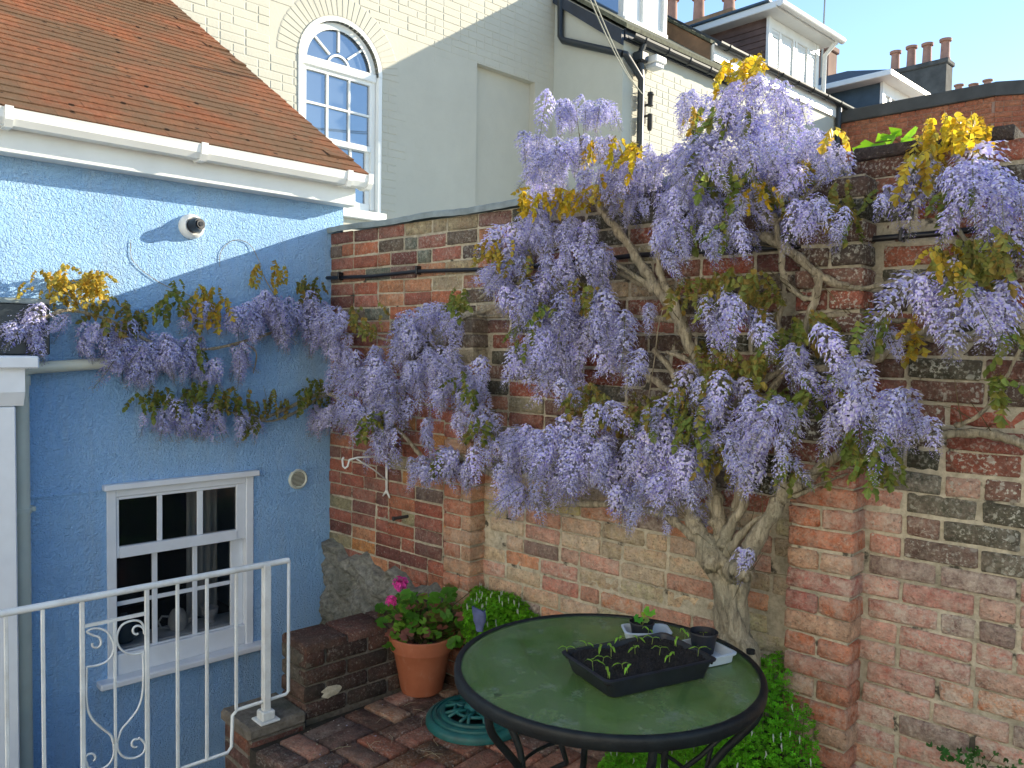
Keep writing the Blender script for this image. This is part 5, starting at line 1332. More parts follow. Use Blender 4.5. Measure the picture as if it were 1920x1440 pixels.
#@@SECTION wisteria
# ------------------------------------------------------------ wisteria
WB = gw(1372, 1215, .16); WB.z = 0
WI = thing('wisteria', 'old wisteria vine in full lilac bloom trained over the brick wall', 'wisteria', WB)
WB = Vector(WI.location)
rng = random.Random(77)
def smooth_pts(P, Rr, sub=5):
    out = []; ro = []
    for k_ in range(len(P)-1):
        p0, p1, p2, p3 = P[max(0, k_-1)], P[k_], P[k_+1], P[min(len(P)-1, k_+2)]
        for i in range(sub):
            t = i/sub; out.append(.5*((2*p1)+(p2-p0)*t+(2*p0-5*p1+4*p2-p3)*t*t+(3*p1-p0-3*p2+p3)*t**3)); ro.append(Rr[k_]+(Rr[k_+1]-Rr[k_])*t)
    out.append(P[-1]); ro.append(Rr[-1]); return out, ro
BR = []
def branch(pts, name='branch', m='bark', seg=8, noise=.12, knob=True, onblue=False):
    """pts: (px, py, distance from wall, radius in px)"""
    P = []; Rr = []
    for (px, py, d, r) in pts:
        p = (bw if onblue else gw)(px, py, d); z_ = (p-EYE).dot(h_w); P.append(p-WB); Rr.append(r*z_/FPX)
    P2, R2 = smooth_pts(P, Rr, 6); 
    P2 = [p+Vector((rng.uniform(-1, 1), rng.uniform(-1, 1), rng.uniform(-1, 1)))*r*.18 for p, r in zip(P2, R2)]
    if knob: R2 = [r*(1+.13*math.sin(i*1.7)+(.25 if rng.random() < .08 else 0)) for i, r in enumerate(R2)]
    b = MB(); b.tube(P2, R2, seg, noise=noise, rng=rng); o = b.build(name, m, WI, smooth=True); BR.append((P2, R2)); return o
# trunk: fluted
b = MB(); tp_ = [(1392, 1330, .17, 46), (1390, 1240, .17, 40), (1376, 1180, .17, 34), (1368, 1130, .17, 34), (1366, 1085, .17, 39), (1348, 1050, .18, 44), (1335, 1020, .19, 34)]
P = []; Rr = []
for (px, py, d, r) in tp_:
    p = gw(px, py, d); P.append(p-WB); Rr.append(r*(p-EYE).dot(h_w)/FPX*.92)
P[0].z = -.02
P2, R2 = smooth_pts(P, Rr, 7); seg = 28; V = []
for i, (p, r) in enumerate(zip(P2, R2)):
    for j in range(seg):
        a = j/seg*6.2832; tw = a+i*.09; fl = 1+.13*math.sin(tw*3+.5)+.08*math.sin(tw*5+i*.2)+.05*math.sin(tw*9-i*.15)+rng.uniform(-.02, .02); V.append((p.x+r*fl*math.cos(a), p.y+r*fl*math.sin(a)*.85, p.z))
F = [(i*seg+j, i*seg+(j+1) % seg, (i+1)*seg+(j+1) % seg, (i+1)*seg+j) for i in range(len(P2)-1) for j in range(seg)]+[tuple(range((len(P2)-1)*seg, len(P2)*seg))]
b.add(V, F); b.build('trunk', 'bark', WI, smooth=True)
for pts in [
    [(1372, 1075, .19, 24), (1400, 1040, .21, 18), (1425, 1000, .22, 15), (1462, 936, .22, 15)],
    [(1462, 936, .22, 14), (1500, 905, .20, 12), (1545, 872, .16, 10), (1592, 842, .12, 9)],
    [(1462, 936, .22, 11), (1468, 905, .22, 8), (1464, 850, .20, 7), (1470, 800, .18, 5)],
    [(1466, 934, .21, 8), (1500, 925, .20, 6), (1545, 905, .16, 3), (1590, 888, .12, 2)],
    [(1380, 1065, .22, 24), (1395, 1075, .25, 18), (1398, 1085, .27, 6)],
    [(1345, 1050, .20, 30), (1318, 1005, .21, 16), (1298, 975, .20, 13), (1290, 940, .18, 9)],
    [(1350, 1045, .18, 20), (1352, 1000, .17, 15), (1340, 940, .15, 14), (1318, 880, .14, 13), (1300, 800, .13, 11), (1310, 700, .13, 9), (1290, 640, .13, 11), (1270, 590, .13, 12), (1235, 545, .13, 12), (1205, 500, .12, 9), (1165, 440, .12, 8), (1130, 400, .12, 6)],
    [(1352, 1030, .2, 14), (1372, 985, .2, 10), (1395, 940, .2, 8), (1385, 880, .18, 6)],
    [(1360, 1040, .2, 12), (1400, 990, .2, 6), (1440, 960, .2, 3), (1530, 900, .15, 2)],
    [(1330, 1030, .22, 10), (1280, 990, .22, 8), (1230, 960, .2, 7), (1130, 945, .14, 7), (1030, 945, .1, 7)],
    [(1290, 640, .13, 7), (1275, 600, .14, 9), (1262, 560, .14, 8), (1240, 520, .13, 7), (1235, 470, .13, 6), (1240, 420, .13, 4)],
    [(1235, 545, .12, 7), (1180, 520, .1, 6), (1145, 500, .1, 3)],
    [(1275, 750, .12, 7), (1230, 715, .12, 6), (1190, 690, .12, 4)],
    [(1280, 760, .12, 7), (1262, 700, .12, 6), (1225, 655, .12, 5)],
    [(1340, 730, .14, 6), (1300, 680, .15, 6), (1250, 660, .14, 3)],
    [(1330, 900, .16, 10), (1345, 800, .16, 8), (1400, 740, .16, 7), (1470, 690, .16, 6), (1520, 680, .15, 7)],
    [(1500, 690, .15, 7), (1580, 690, .13, 8), (1640, 675, .12, 8), (1700, 635, .12, 7), (1760, 608, .12, 6), (1840, 560, .15, 5), (1925, 505, .2, 6)],
    [(1540, 640, .1, 6), (1600, 635, .09, 6), (1700, 632, .08, 5), (1790, 638, .08, 6), (1870, 630, .08, 5), (1890, 633, .08, 3)],
    [(1525, 600, .12, 6), (1570, 590, .1, 5), (1640, 602, .09, 4), (1700, 600, .09, 4)],
    [(1430, 440, .16, 9), (1480, 470, .15, 9), (1530, 510, .14, 8), (1570, 532, .12, 7), (1620, 540, .1, 5), (1690, 525, .12, 5), (1760, 505, .14, 4)],
    [(1535, 515, .14, 8), (1530, 560, .14, 8), (1510, 610, .14, 7), (1500, 660, .14, 7), (1470, 700, .15, 7), (1430, 760, .16, 8), (1400, 860, .17, 9), (1380, 960, .18, 10)],
    [(1450, 400, .17, 6), (1465, 470, .16, 6), (1470, 520, .15, 6), (1500, 555, .15, 5), (1525, 560, .14, 4)],
    [(1475, 560, .15, 4), (1460, 600, .15, 5), (1470, 640, .15, 5), (1500, 660, .15, 4)],
    [(1600, 660, .12, 4), (1620, 640, .11, 4), (1625, 600, .1, 3)],
    [(1675, 822, .1, 6), (1740, 820, .09, 8), (1820, 812, .08, 9), (1880, 820, .08, 9), (1930, 838, .08, 9)],
    [(1790, 800, .1, 5), (1840, 775, .1, 4), (1885, 710, .1, 3), (1915, 650, .1, 3)],
    [(1340, 340, .2, 4), (1400, 370, .2, 5), (1450, 420, .17, 6)],
    [(1350, 300, .2, 3), (1420, 330, .2, 4), (1450, 420, .17, 5)],
    [(1400, 190, .2, 3), (1430, 260, .2, 4), (1450, 380, .18, 5)],
    [(1550, 330, .2, 3), (1500, 380, .2, 4), (1450, 420, .17, 5)],
    [(1130, 400, .12, 6), (1100, 340, .15, 4), (1090, 260, .18, 3)],
    [(1235, 545, .13, 6), (1100, 470, .14, 4), (1010, 470, .14, 4), (900, 560, .12, 4)],
    [(880, 592, .05, 3), (950, 594, .05, 3), (1030, 600, .06, 3)],
    [(1030, 945, .1, 6), (940, 900, .1, 5), (860, 858, .1, 5), (800, 862, .1, 4), (740, 800, .1, 4), (660, 760, .1, 4), (612, 735, .12, 4)],
    [(1270, 600, .12, 6), (1140, 590, .1, 4), (1000, 560, .1, 3), (860, 600, .1, 3), (740, 640, .1, 3), (640, 600, .1, 3)],
    [(1840, 480, .2, 5), (1790, 420, .2, 3), (1755, 320, .18, 3), (1745, 290, .16, 3)],
]: branch(pts)
branch([(1210, 775, .10, 1.2), (1225, 690, .12, 1.2), (1235, 610, .14, 1.2), (1250, 560, .15, 1.2)], 'cane', knob=False)
for pts in [
    [(625, 725, .10, 4), (560, 755, .08, 4), (490, 788, .08, 3)], [(612, 735, .10, 3), (560, 770, .09, 3), (500, 790, .09, 2), (420, 770, .1, 2), (300, 745, .1, 2)],
    [(300, 648, .08, 3), (380, 655, .08, 3), (440, 645, .08, 3), (520, 620, .08, 3), (600, 590, .1, 3)],
    [(75, 600, .12, 4), (120, 582, .12, 4), (165, 588, .12, 3), (215, 605, .1, 3), (280, 640, .1, 3), (330, 660, .1, 2)],
    [(165, 588, .12, 2), (140, 560, .12, 1.5), (110, 530, .12, 1.2)],
    [(450, 640, .1, 2), (480, 660, .1, 1.5), (475, 700, .1, 1)],
    [(560, 600, .1, 1.5), (520, 560, .1, 1.2), (490, 510, .1, 1)],
    [(370, 560, .03, .8), (300, 530, .008, .6), (250, 490, .006, .6), (245, 450, .005, .5)],
    [(412, 500, .005, .5), (415, 470, .005, .5), (440, 450, .006, .5), (470, 460, .008, .5), (490, 500, .02, .6)],
]: branch(pts, onblue=True, seg=6)
# trellis wires
tw = thing('trellis_wire', 'thin galvanised training wire stretched along the brick wall', 'wire', (0, 0, 0)); b = MB()
b.tube([tuple(gw(690, 603, .02)), tuple(gw(1050, 598, .02)), tuple(gw(1560, 668, .02))], .0012, 5); b.tube([tuple(gw(1560, 745, .02)), tuple(gw(1925, 835, .03))], .0012, 5); b.build('wire', 'wire_metal', tw)
# ---- raceme variants
def make_raceme(seed, L, R, N, sparse=0, tone=0):
    rng = random.Random(seed); tb = TB(); bend = rng.uniform(-.2, .2); bd = rng.uniform(0, 6.28)
    def axis(s): return Vector((math.cos(bd)*bend*L*s*s*.6, math.sin(bd)*bend*L*s*s*.6, -L*s))
    tb.stem([axis(i/6) for i in range(7)], [.0022, .002, .0018, .0015, .0012, .001, .0006], (0.20, 0.22, 0.12))
    pale = (0.80, 0.79, 0.99); mid = (0.36, 0.31, 0.95); deep = (0.13, 0.08, 0.74); bud = (0.42, 0.38, 0.52); budg = (0.40, 0.40, 0.32)
    for i in range(N):
        s = ((i+rng.random()*.8)/N)**.92; a = i*2.39996+rng.uniform(-.4, .4)
        prof = min(1, .45+s*3.2)*(1-.80*max(0, s-.15)/.85)**.8
        r = R*prof*rng.uniform(.75, 1.15); c = axis(s); d = Vector((math.cos(a), math.sin(a), rng.uniform(-.55, .15))).normalized()
        sz = (.0205*(1-s)+.0095*s)*rng.uniform(.85, 1.2)
        p = c+d*r; opened = s < rng.uniform(.55, .95)-sparse
        side_ = d.cross(Vector((0, 0, 1))).normalized(); upv = side_.cross(d).normalized()
        tb.tri([c, c+Vector((0, 0, .0012)), p-d*sz*.3], [(0, 1, 2)], (0.26, 0.25, 0.24))
        if opened:
            k_ = jit(pale, rng, .16); base = jit(mid, rng, .2)
            # banner: reflexed broad petal
            n_ = (upv*.85+d*.5).normalized(); u2 = side_; v2 = (n_.cross(u2)).normalized()
            if v2.z < 0: v2 = -v2
            w_ = sz*.48; h_ = sz*.55; q = p-d*sz*.15
            P = [q-v2*h_*.3, q+u2*w_+v2*h_*.25-n_*w_*.25, q+u2*w_*.6+v2*h_, q+v2*h_*.85+n_*.001, q-u2*w_*.6+v2*h_, q-u2*w_+v2*h_*.25-n_*w_*.25]
            tb.tri(P, [(0, 1, 2), (0, 2, 3), (0, 3, 4), (0, 4, 5)], [base, k_, k_, k_, k_, k_])
            # keel and wings: pointing out and down
            kd = (d*.75-Vector((0, 0, .75))).normalized(); ks = side_*sz*.17; kt = jit(deep if rng.random() < .5 else mid, rng, .25); kl = jit(pale, rng, .15)
            q = p-d*sz*.1; P = [q, q+kd*sz*.45+ks, q+kd*sz*.85, q+kd*sz*.45-ks, q+kd*sz*.4+upv*sz*.18]
            tb.tri(P, [(0, 1, 4), (1, 2, 4), (2, 3, 4), (3, 0, 4)], [kt, kl, kl, kl, kl])
        else:
            f = max(0, (s-.6)/.4); cb_ = tuple(x*(1-f)+y*f for x, y in zip(jit(mid if rng.random() < .6 else pale, rng, .2), jit(bud if rng.random() < .6 else budg, rng, .2)))
            kd = (d*.8-Vector((0, 0, .45))).normalized(); ks = side_*sz*.16; q = p-d*sz*.2
            P = [q, q+kd*sz*.5+ks, q+kd*sz*.8, q+kd*sz*.5-ks, q+kd*sz*.45+upv*sz*.16]
            tb.tri(P, [(0, 1, 4), (1, 2, 4), (2, 3, 4), (3, 0, 4)], [tuple(x*.8 for x in cb_)]+[cb_]*4)
    return tb
RV = [make_raceme(100+i, L, R, N, sp) for i, (L, R, N, sp) in enumerate([(.18, .042, 125, 0), (.21, .045, 145, 0), (.15, .044, 115, .05), (.19, .038, 120, .15), (.23, .045, 145, .2), (.14, .038, 90, .25), (.18, .050, 135, .1), (.22, .034, 95, .4), (.16, .032, 72, .6)])]
RL = [.18, .21, .15, .19, .23, .14, .18, .22, .16]
RM = [tb.mesh('flower_raceme', 'petal') for tb in RV]
# ---- leaf variants
def make_leaf(seed, L, pairs, droop, cols, lw=.015, ll=.044):
    rng = random.Random(seed); tb = TB()
    def ax(s): return Vector((L*s*math.cos(droop*s*.6), 0, -L*s*math.sin(droop*s*.7)))
    tb.stem([ax(i/5) for i in range(6)], [.0018, .0015, .0013, .0011, .001, .0007], (0.30, 0.26, 0.08))
    items = [((k_+.8)/(pairs+.4), sg) for k_ in range(pairs) for sg in (1, -1)]+[(1.0, 0)]
    for s, sg in items:
        c = ax(s); out = Vector((.25, sg*.9, 0)) if sg else Vector((1, 0, 0)); dr = rng.uniform(.5, 1.5)*droop
        d = (out+Vector((0, 0, -dr))).normalized(); l_ = ll*rng.uniform(.7, 1.15)*(1-.25*abs(s-.6)); w_ = lw*rng.uniform(.8, 1.15)
        sd_ = d.cross(Vector((0, 0, 1)));
        if sd_.length < .1: sd_ = Vector((1, 0, 0))
        sd_.normalize(); sd_ = (sd_+Vector((rng.uniform(-.6, .6), rng.uniform(-.6, .6), rng.uniform(-.3, .3)))).normalized(); sd_ = (sd_-d*sd_.dot(d)).normalized(); nn = d.cross(sd_); fold = rng.uniform(.3, .9); cl = jit(rng.choice(cols), rng, .22)
        cu = nn*l_*rng.uniform(-.15, .15)
        P = [c, c+d*l_*.35, c+d*l_*.7+cu*.6, c+d*l_+cu, c+d*l_*.3+sd_*w_+nn*w_*fold, c+d*l_*.65+sd_*w_*.8+nn*w_*fold+cu*.6, c+d*l_*.3-sd_*w_+nn*w_*fold, c+d*l_*.65-sd_*w_*.8+nn*w_*fold+cu*.6]
        tb.tri(P, [(0, 4, 1), (1, 4, 5), (1, 5, 2), (2, 5, 3), (0, 1, 6), (1, 7, 6), (1, 2, 7), (2, 3, 7)], [cl, tuple(x*.85 for x in cl), tuple(x*.85 for x in cl), cl, cl, cl, cl, cl])
    return tb
gold = [(0.66, 0.50, 0.06), (0.62, 0.42, 0.05), (0.60, 0.54, 0.10)]; olive = [(0.36, 0.34, 0.08), (0.28, 0.32, 0.08), (0.42, 0.31, 0.07)]; green = [(0.22, 0.30, 0.06), (0.26, 0.34, 0.08), (0.34, 0.34, 0.07)]; yell = [(0.80, 0.58, 0.03), (0.76, 0.50, 0.03), (0.66, 0.56, 0.05)]  # young-leaf tones; gold and yellow sets also carry sunlight in the colour
LVc = {'gold': gold, 'olive': olive, 'green': green, 'yellow': yell}
LV = {k_: [make_leaf(300+i+h, L, pr2, dr, c_) for i, (L, pr2, dr) in enumerate([(.12, 4, 1.0), (.15, 5, .8), (.10, 4, 1.4), (.13, 5, 1.2)])] for h, (k_, c_) in enumerate(LVc.items())}
LM = {k_: [t_.mesh('leaf', 'leaf') for t_ in v_] for k_, v_ in LV.items()}
rac = []; lvs = []
def blob(cx, cy, rx, ry, dens=1.0, d=(.10, .30), blue=False, lean=0, sc_=1.0, thin=False):
    if blue: dens *= 1.4
    rngb = random.Random(int(cx*13+cy*7))
    p = (bw if blue else gw)(cx, cy, sum(d)/2); Z = (p-EYE).dot(h_w); k_ = FPX/Z
    Lp = .20*k_*sc_; wp = .080*k_*sc_
    ryy = max(5, ry-Lp*.22); rxx = max(5, rx-wp*.12)
    n = max(2, int(round(dens*2.9*math.pi*rx*ry/(wp*Lp*.62))))
    for i in range(n):
        a = rngb.uniform(0, 6.2832); q = math.sqrt((i+.5)/n)*rngb.uniform(.85, 1.0)
        px = cx+rxx*q*math.cos(a); py = cy+ryy*q*math.sin(a)
        pt = (bw if blue else gw)(px, py, rngb.uniform(*d)); v_ = rngb.randrange(7, 9) if thin else (rngb.randrange(9) if rngb.random() < .35 else rngb.randrange(7)); s_ = rngb.uniform(.62, 1.15)*sc_
        pt.z += RL[v_]*s_*.5
        rac.append((pt-WB, (rngb.gauss(0, .38)+0, rngb.gauss(0, .38)+lean, rngb.uniform(0, 6.28)), s_, v_))
def leaves(cx, cy, rx, ry, n, kind, d=(.08, .3), blue=False, sc_=1.0, up=0.0):
    rngb = random.Random(int(cx*17+cy*5)); n = int(n*2.3)
    for i in range(n):
        a = rngb.uniform(0, 6.2832); q = math.sqrt(rngb.random()); pt = (bw if blue else gw)(cx+1.2*rx*q*math.cos(a), cy-8+1.25*ry*q*math.sin(a), rngb.uniform(d[0], d[1]+.06)); pt.z += .03
        lvs.append((pt-WB, (rngb.gauss(0, .4), .6+rngb.gauss(0, .4)-up, rngb.uniform(0, 6.28)), rngb.uniform(.5, 1.0)*sc_, kind, rngb.randrange(4)))
BL = dict(blue=True, d=(.06, .18))
for a in [(58, 628, 38, 52), (118, 622, 22, 20, .7), (163, 655, 22, 36), (265, 682, 66, 60, 1.2), (218, 640, 22, 36), (352, 668, 42, 50), (345, 795, 88, 36, 1.1), (475, 805, 28, 18, .7), (515, 608, 60, 52, 1.15), (378, 600, 28, 36, .7), (448, 682, 20, 40, .8), (400, 712, 18, 26, .8), (432, 612, 20, 32, .8), (590, 610, 34, 50), (598, 798, 26, 24)]: blob(*a, **BL)
for a in [(625, 625, 40, 50), (640, 690, 32, 50), (630, 790, 50, 32), (672, 745, 48, 55, 1.1), (715, 700, 48, 55, 1.1), (765, 645, 48, 42), (825, 605, 48, 30), (855, 630, 25, 35), (700, 790, 45, 38), (740, 770, 40, 55), (800, 720, 50, 60, 1.1), (860, 750, 50, 62, 1.1), (905, 725, 24, 38), (830, 690, 40, 40), (803, 830, 14, 44), (715, 850, 36, 44), (783, 890, 26, 26), (800, 895, 12, 24), (865, 890, 44, 48, 1.1), (890, 800, 45, 40)]: blob(*a, d=(.10, .28))
for a in [(1010, 400, 36, 36), (1000, 455, 44, 42), (960, 500, 40, 36), (930, 540, 42, 34), (1070, 470, 55, 40), (1110, 500, 50, 34), (1000, 560, 42, 46), (1020, 620, 50, 50), (1080, 600, 45, 45), (985, 700, 26, 46), (1050, 690, 45, 60), (1055, 745, 28, 26), (1130, 610, 45, 42), (1175, 640, 45, 36), (1150, 690, 40, 28, .8)]: blob(*a, d=(.12, .32))
for a in [(940, 470, 30, 30, .8), (1040, 520, 50, 40), (970, 580, 34, 36), (1050, 440, 50, 30), (1090, 650, 40, 40), (1010, 660, 40, 40), (1210, 600, 30, 26, .6), (1120, 560, 36, 24, .7), (1200, 700, 26, 22, .4)]: blob(*a, d=(.12, .32))
for a in [(1350, 640, 30, 22, .7), (1350, 800, 40, 30, .8), (1380, 880, 44, 40, .8), (1310, 890, 44, 44), (1420, 910, 34, 34, .6), (1720, 600, 30, 20, .6), (1800, 620, 30, 16, .6), (1660, 820, 30, 20, .6)]: blob(*a, d=(.15, .4))
for a in [(955, 850, 48, 50), (1010, 850, 50, 50), (1060, 880, 52, 56), (1110, 850, 46, 48), (1040, 920, 48, 30), (955, 925, 36, 52), (970, 960, 40, 32, .7), (1160, 880, 50, 56), (1215, 850, 46, 50), (1110, 910, 46, 34), (1250, 890, 46, 56), (1240, 800, 46, 36), (1180, 960, 46, 36, .9), (1225, 930, 46, 36), (1290, 930, 44, 44, .8), (1270, 985, 50, 26, .5), (1320, 850, 40, 50, .6), (1330, 780, 30, 40, .5), (1130, 800, 40, 22)]: blob(*a, d=(.14, .36))
for a in [(1330, 595, 55, 32, 1.3), (1395, 610, 40, 34), (1410, 640, 26, 24), (1370, 745, 36, 28, 1.2), (1440, 780, 40, 42), (1400, 830, 44, 40), (1440, 850, 44, 46), (1480, 810, 28, 44), (1490, 690, 40, 38), (1510, 730, 34, 28), (1550, 670, 30, 24, .8), (1610, 745, 44, 40), (1620, 790, 30, 34), (1680, 785, 46, 42), (1730, 820, 22, 20, .5), (1650, 660, 26, 20, .8), (1560, 820, 40, 26, .5), (1480, 890, 34, 24, .4), (1640, 865, 22, 26, .7), (1310, 740, 26, 28, .5), (1400, 1065, 16, 12, .6)]: blob(*a, d=(.18, .42), sc_=1.0)
for a in [(1065, 222, 50, 26, 1.3), (1130, 222, 48, 24, 1.3), (1010, 290, 40, 30, .8), (1010, 340, 34, 24, .7), (1050, 310, 54, 32), (1110, 300, 60, 32), (1030, 350, 44, 22, .7), (1140, 350, 60, 46), (1190, 330, 50, 40), (1240, 330, 46, 50, .9), (1170, 400, 50, 36, .8), (1250, 390, 46, 44)]: blob(*a, d=(.05, .34), sc_=.85)
for a in [(1290, 215, 40, 30, .9), (1400, 185, 40, 34, 1.1), (1440, 200, 46, 36), (1490, 240, 44, 40), (1360, 230, 50, 40), (1420, 265, 60, 44), (1510, 290, 40, 44), (1555, 320, 32, 44), (1330, 290, 50, 44, 1.1), (1290, 330, 44, 52, 1.1), (1370, 330, 56, 48), (1450, 330, 50, 44), (1500, 350, 44, 40), (1300, 400, 50, 50), (1360, 410, 50, 38), (1430, 400, 50, 34), (1480, 430, 50, 30, .9), (1550, 425, 46, 24), (1340, 470, 50, 26), (1260, 460, 44, 50), (1250, 510, 26, 18), (1570, 450, 26, 16), (1400, 460, 44, 22, .7)]: blob(*a, d=(.05, .42), sc_=.85)
for a in [(1850, 335, 56, 34, 1.1), (1890, 390, 44, 46), (1810, 370, 46, 36), (1740, 350, 34, 26), (1690, 375, 32, 22, .8), (1840, 430, 44, 40), (1790, 430, 30, 26), (1900, 460, 26, 26), (1770, 560, 34, 34, 1.1), (1820, 575, 34, 32), (1860, 590, 28, 24), (1895, 600, 20, 20), (1740, 560, 24, 24, .7), (1650, 390, 20, 10, .5)]: blob(*a, d=(.15, .4), sc_=1.0)
for a in [(120, 540, 62, 26, 20, 'gold'), (175, 540, 20, 18, 5, 'gold'), (215, 600, 30, 26, 9, 'olive'), (250, 610, 22, 16, 5, 'olive'), (385, 580, 36, 26, 14, 'gold'), (350, 560, 40, 20, 7, 'green'), (300, 590, 25, 8, 3, 'green'), (505, 520, 26, 16, 5, 'gold'), (580, 550, 28, 18, 6, 'olive'), (310, 755, 62, 14, 11, 'green'), (390, 755, 50, 22, 13, 'green'), (470, 760, 60, 16, 13, 'olive'), (590, 750, 26, 26, 9, 'green'), (470, 800, 16, 12, 3, 'green'), (380, 665, 20, 12, 3, 'green')]: leaves(*a, blue=True, d=(.04, .16), sc_=.85)
for a in [(690, 605, 30, 26, 8, 'olive'), (720, 800, 36, 16, 6, 'green'), (875, 735, 22, 18, 6, 'green'), (930, 480, 32, 20, 8, 'gold'), (965, 500, 30, 16, 6, 'olive'), (1090, 560, 30, 18, 6, 'olive'), (980, 640, 14, 30, 5, 'green'), (870, 570, 18, 16, 4, 'green'), (1020, 600, 20, 14, 4, 'green'), (900, 810, 20, 14, 4, 'green'), (820, 870, 26, 12, 4, 'green'), (1000, 385, 22, 14, 6, 'yellow'), (1075, 380, 60, 10, 10, 'yellow'), (1150, 290, 46, 14, 10, 'yellow'), (1140, 360, 40, 14, 5, 'gold'), (1090, 755, 26, 16, 7, 'olive'), (1080, 830, 22, 14, 3, 'green'), (1170, 775, 60, 18, 12, 'olive'), (1240, 790, 50, 26, 12, 'green'), (1300, 760, 50, 30, 16, 'olive'), (1290, 820, 40, 24, 9, 'green'), (1390, 700, 60, 22, 16, 'olive'), (1330, 680, 30, 20, 6, 'olive'), (1420, 580, 40, 20, 8, 'olive'), (1300, 555, 40, 20, 8, 'olive'), (1380, 540, 45, 18, 12, 'olive'), (1540, 620, 24, 20, 6, 'olive'), (1480, 640, 24, 24, 5, 'green'), (1640, 620, 34, 18, 6, 'green'), (1710, 630, 14, 20, 4, 'gold'), (1530, 740, 24, 18, 5, 'green'), (1610, 830, 40, 22, 10, 'green'), (1640, 880, 30, 22, 7, 'green'), (1500, 890, 34, 22, 6, 'green'), (1350, 870, 30, 20, 5, 'olive'), (1460, 760, 20, 16, 4, 'green'), (1390, 140, 26, 14, 6, 'yellow'), (1420, 130, 12, 14, 3, 'yellow'), (1360, 235, 46, 18, 7, 'green'), (1310, 230, 14, 14, 3, 'gold'), (1370, 340, 50, 20, 9, 'green'), (1410, 370, 40, 16, 6, 'yellow'), (1500, 330, 14, 12, 2, 'gold'), (1300, 330, 20, 20, 3, 'green'), (1580, 385, 22, 22, 5, 'olive'), (1560, 270, 8, 10, 2, 'gold'), (1330, 440, 50, 22, 7, 'green'), (1470, 370, 40, 20, 5, 'olive'), (1810, 500, 50, 26, 16, 'olive'), (1770, 500, 30, 18, 7, 'gold'), (1870, 480, 40, 30, 9, 'olive'), (1790, 380, 30, 16, 5, 'green'), (1890, 640, 24, 14, 4, 'green'), (1860, 740, 24, 20, 3, 'green'), (1650, 380, 10, 10, 1, 'green'), (1590, 430, 10, 10, 1, 'green')]: leaves(*a, d=(.08, .34), sc_=.8)
leaves(1790, 262, 56, 26, 17, 'yellow', d=(-.05, .25), sc_=.75, up=-.3); leaves(1735, 285, 26, 24, 5, 'gold', d=(-.05, .2), sc_=.75); leaves(1730, 330, 30, 24, 10, 'gold', d=(.05, .25), sc_=.8)
def emit(items, protos, meshes, name, stuffname):
    order = []
    for i, it in enumerate(items):
        q = proj(it[0]+WB); order.append(((-1 if q is None else it[2]/q[2]), i))
    order.sort(reverse=True); single = set(i for _, i in order[:300]); T_ = TB(); VA = {}
    big = []; off = 0; VV = []; FF = []; TT = []
    for i, it in enumerate(items):
        loc, rot, s_ = it[0], it[1], it[2]; key = it[3:] if len(it) > 4 else it[3]
        if i in single: link(name, meshes(key), WI, loc, rot, s_); continue
        pr3 = protos(key); k2 = id(pr3)
        if k2 not in VA: VA[k2] = (np.array(pr3.V, dtype=np.float32), np.array(pr3.F, dtype=np.int32), np.array(pr3.T, dtype=np.float32))
        V, F, T = VA[k2]; from mathutils import Euler
        M = np.array(Euler(rot).to_matrix())*s_; VV.append(V @ M.T+np.array(loc)); FF.append(F+off); TT.append(T*(1+random.Random(i).uniform(-.1, .1))); off += len(V)
    if VV:
        me = np_mesh(stuffname, np.concatenate(VV), np.concatenate(FF), {'tint': np.concatenate(TT)}, 'petal' if 'raceme' in name else 'leaf'); link(stuffname, me, WI)['kind'] = 'stuff'
emit(rac, lambda k_: RV[k_], lambda k_: RM[k_], 'flower_raceme', 'flower_racemes')
emit(lvs, lambda k_: LV[k_[0]][k_[1]], lambda k_: LM[k_[0]][k_[1]], 'leaf', 'leaves')
print('racemes', len(rac), 'leaves', len(lvs))
# fine twigs
tb = TB(); rng = random.Random(55)
for i in range(220):
    P2, R2 = rng.choice(BR); k_ = rng.randrange(len(P2)); p = P2[k_]
    if R2[k_] < .004: continue
    d = Vector((rng.uniform(-1, 1), rng.uniform(-.6, .1), rng.uniform(-.2, 1))).normalized(); L = rng.uniform(.05, .22); tb.stem([p, p+d*L*.5+Vector((0, 0, rng.uniform(-.02, .02))), p+d*L+Vector((0, 0, rng.uniform(-.04, .02)))], [.0022, .0015, .0008], jit((0.16, 0.13, 0.07), rng, .3))
link('twigs', tb.mesh('twigs', 'leaf'), WI)['kind'] = 'stuff'
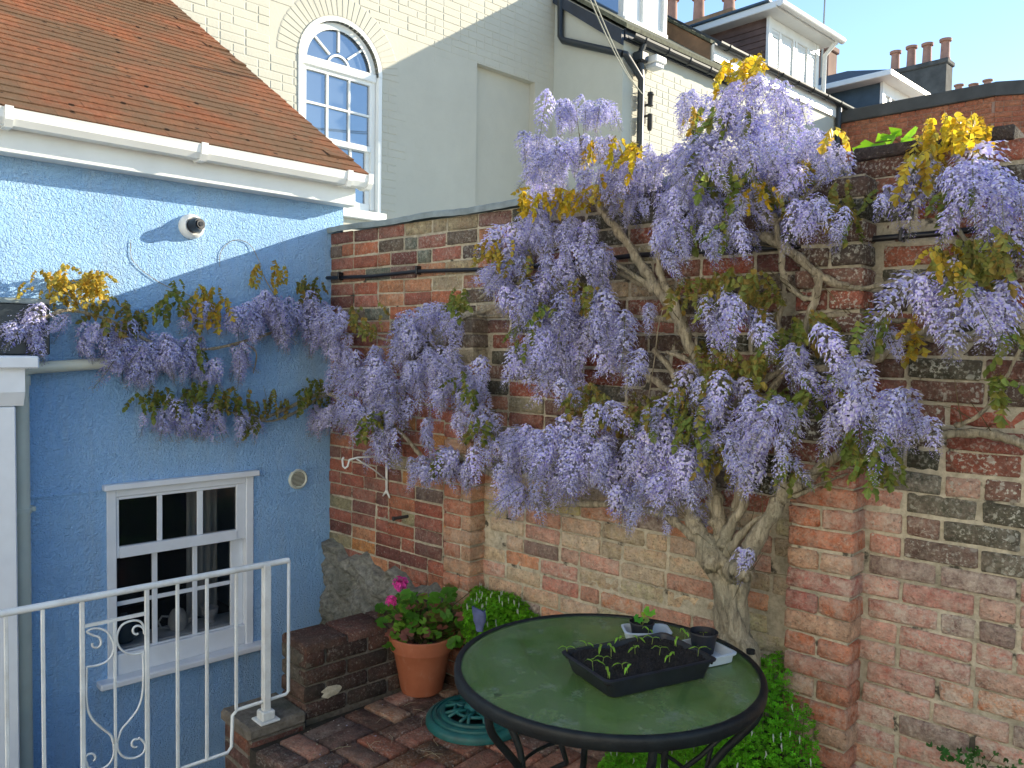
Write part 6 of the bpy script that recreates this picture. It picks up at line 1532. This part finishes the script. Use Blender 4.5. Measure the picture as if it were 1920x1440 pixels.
# fallen petals and straw on the paving
tb = TB(); rng = random.Random(91)
for i in range(260):
    p = gd(rng.uniform(440, 1450), rng.uniform(1300, 1560), .006); q = BFI @ p
    if q.x < 1.2 or q.y < -.95 or p.y > -.05: continue
    a = rng.uniform(0, 6.28); r = rng.uniform(.003, .007); dx = Vector((math.cos(a), math.sin(a), 0))*r; dy = Vector((-math.sin(a), math.cos(a), 0))*r*.6
    tb.tri([p-dx, p+dy+Vector((0, 0, .002)), p+dx, p-dy], [(0, 1, 2), (0, 2, 3)], rng.choice([(0.62, 0.58, 0.75), (0.5, 0.45, 0.3), (0.7, 0.68, 0.6), (0.3, 0.25, 0.12)]))
for i in range(22):
    p = gd(rng.uniform(640, 1050), rng.uniform(1290, 1420), .008); q = BFI @ p
    if q.x < 1.25 or q.y < -.9 or p.y > -.08: continue
    a = rng.uniform(0, 6.28); L = rng.uniform(.04, .12); d = Vector((math.cos(a), math.sin(a), 0)); e = Vector((-d.y, d.x, 0))*rng.uniform(-.3, .3)
    tb.stem([p, p+d*L*.5+e*L*.4+Vector((0, 0, .004)), p+d*L], [.0009, .001, .0007], (0.58, 0.52, 0.34))
o = link('fallen_petals', tb.mesh('fallen_petals', 'leaf')); tag(o, 'fallen wisteria petals and straw strewn over the brick paving', 'litter', kind='stuff')
# neighbour's vine leaves behind the wall
FG = thing('fig_branch', 'sunlit lime green lobed leaves showing over the wall top', 'plant', tuple(gw(1680, 300, -.3)))
tb = TB(); rng = random.Random(3)
for (px, py, r) in ((1660, 276, .075), (1640, 268, .05), (1690, 275, .06), (1630, 283, .035), (1612, 281, .03), (1705, 255, .045), (1720, 285, .05), (1672, 252, .04)):
    c_ = gw(px, py, -.3)-FG.location; disc_leaf(tb, c_, (-.3+rng.uniform(-.5, .5), -.6, .6), r, rng, jit((0.28, 0.55, 0.02), rng, .2), 5, .25)
tb.stem([gw(1740, 320, -.3)-FG.location, gw(1715, 285, -.3)-FG.location, gw(1680, 262, -.3)-FG.location, gw(1640, 268, -.3)-FG.location], .003, (0.20, 0.12, 0.08))
link('foliage', tb.mesh('foliage', 'leaf'), FG)
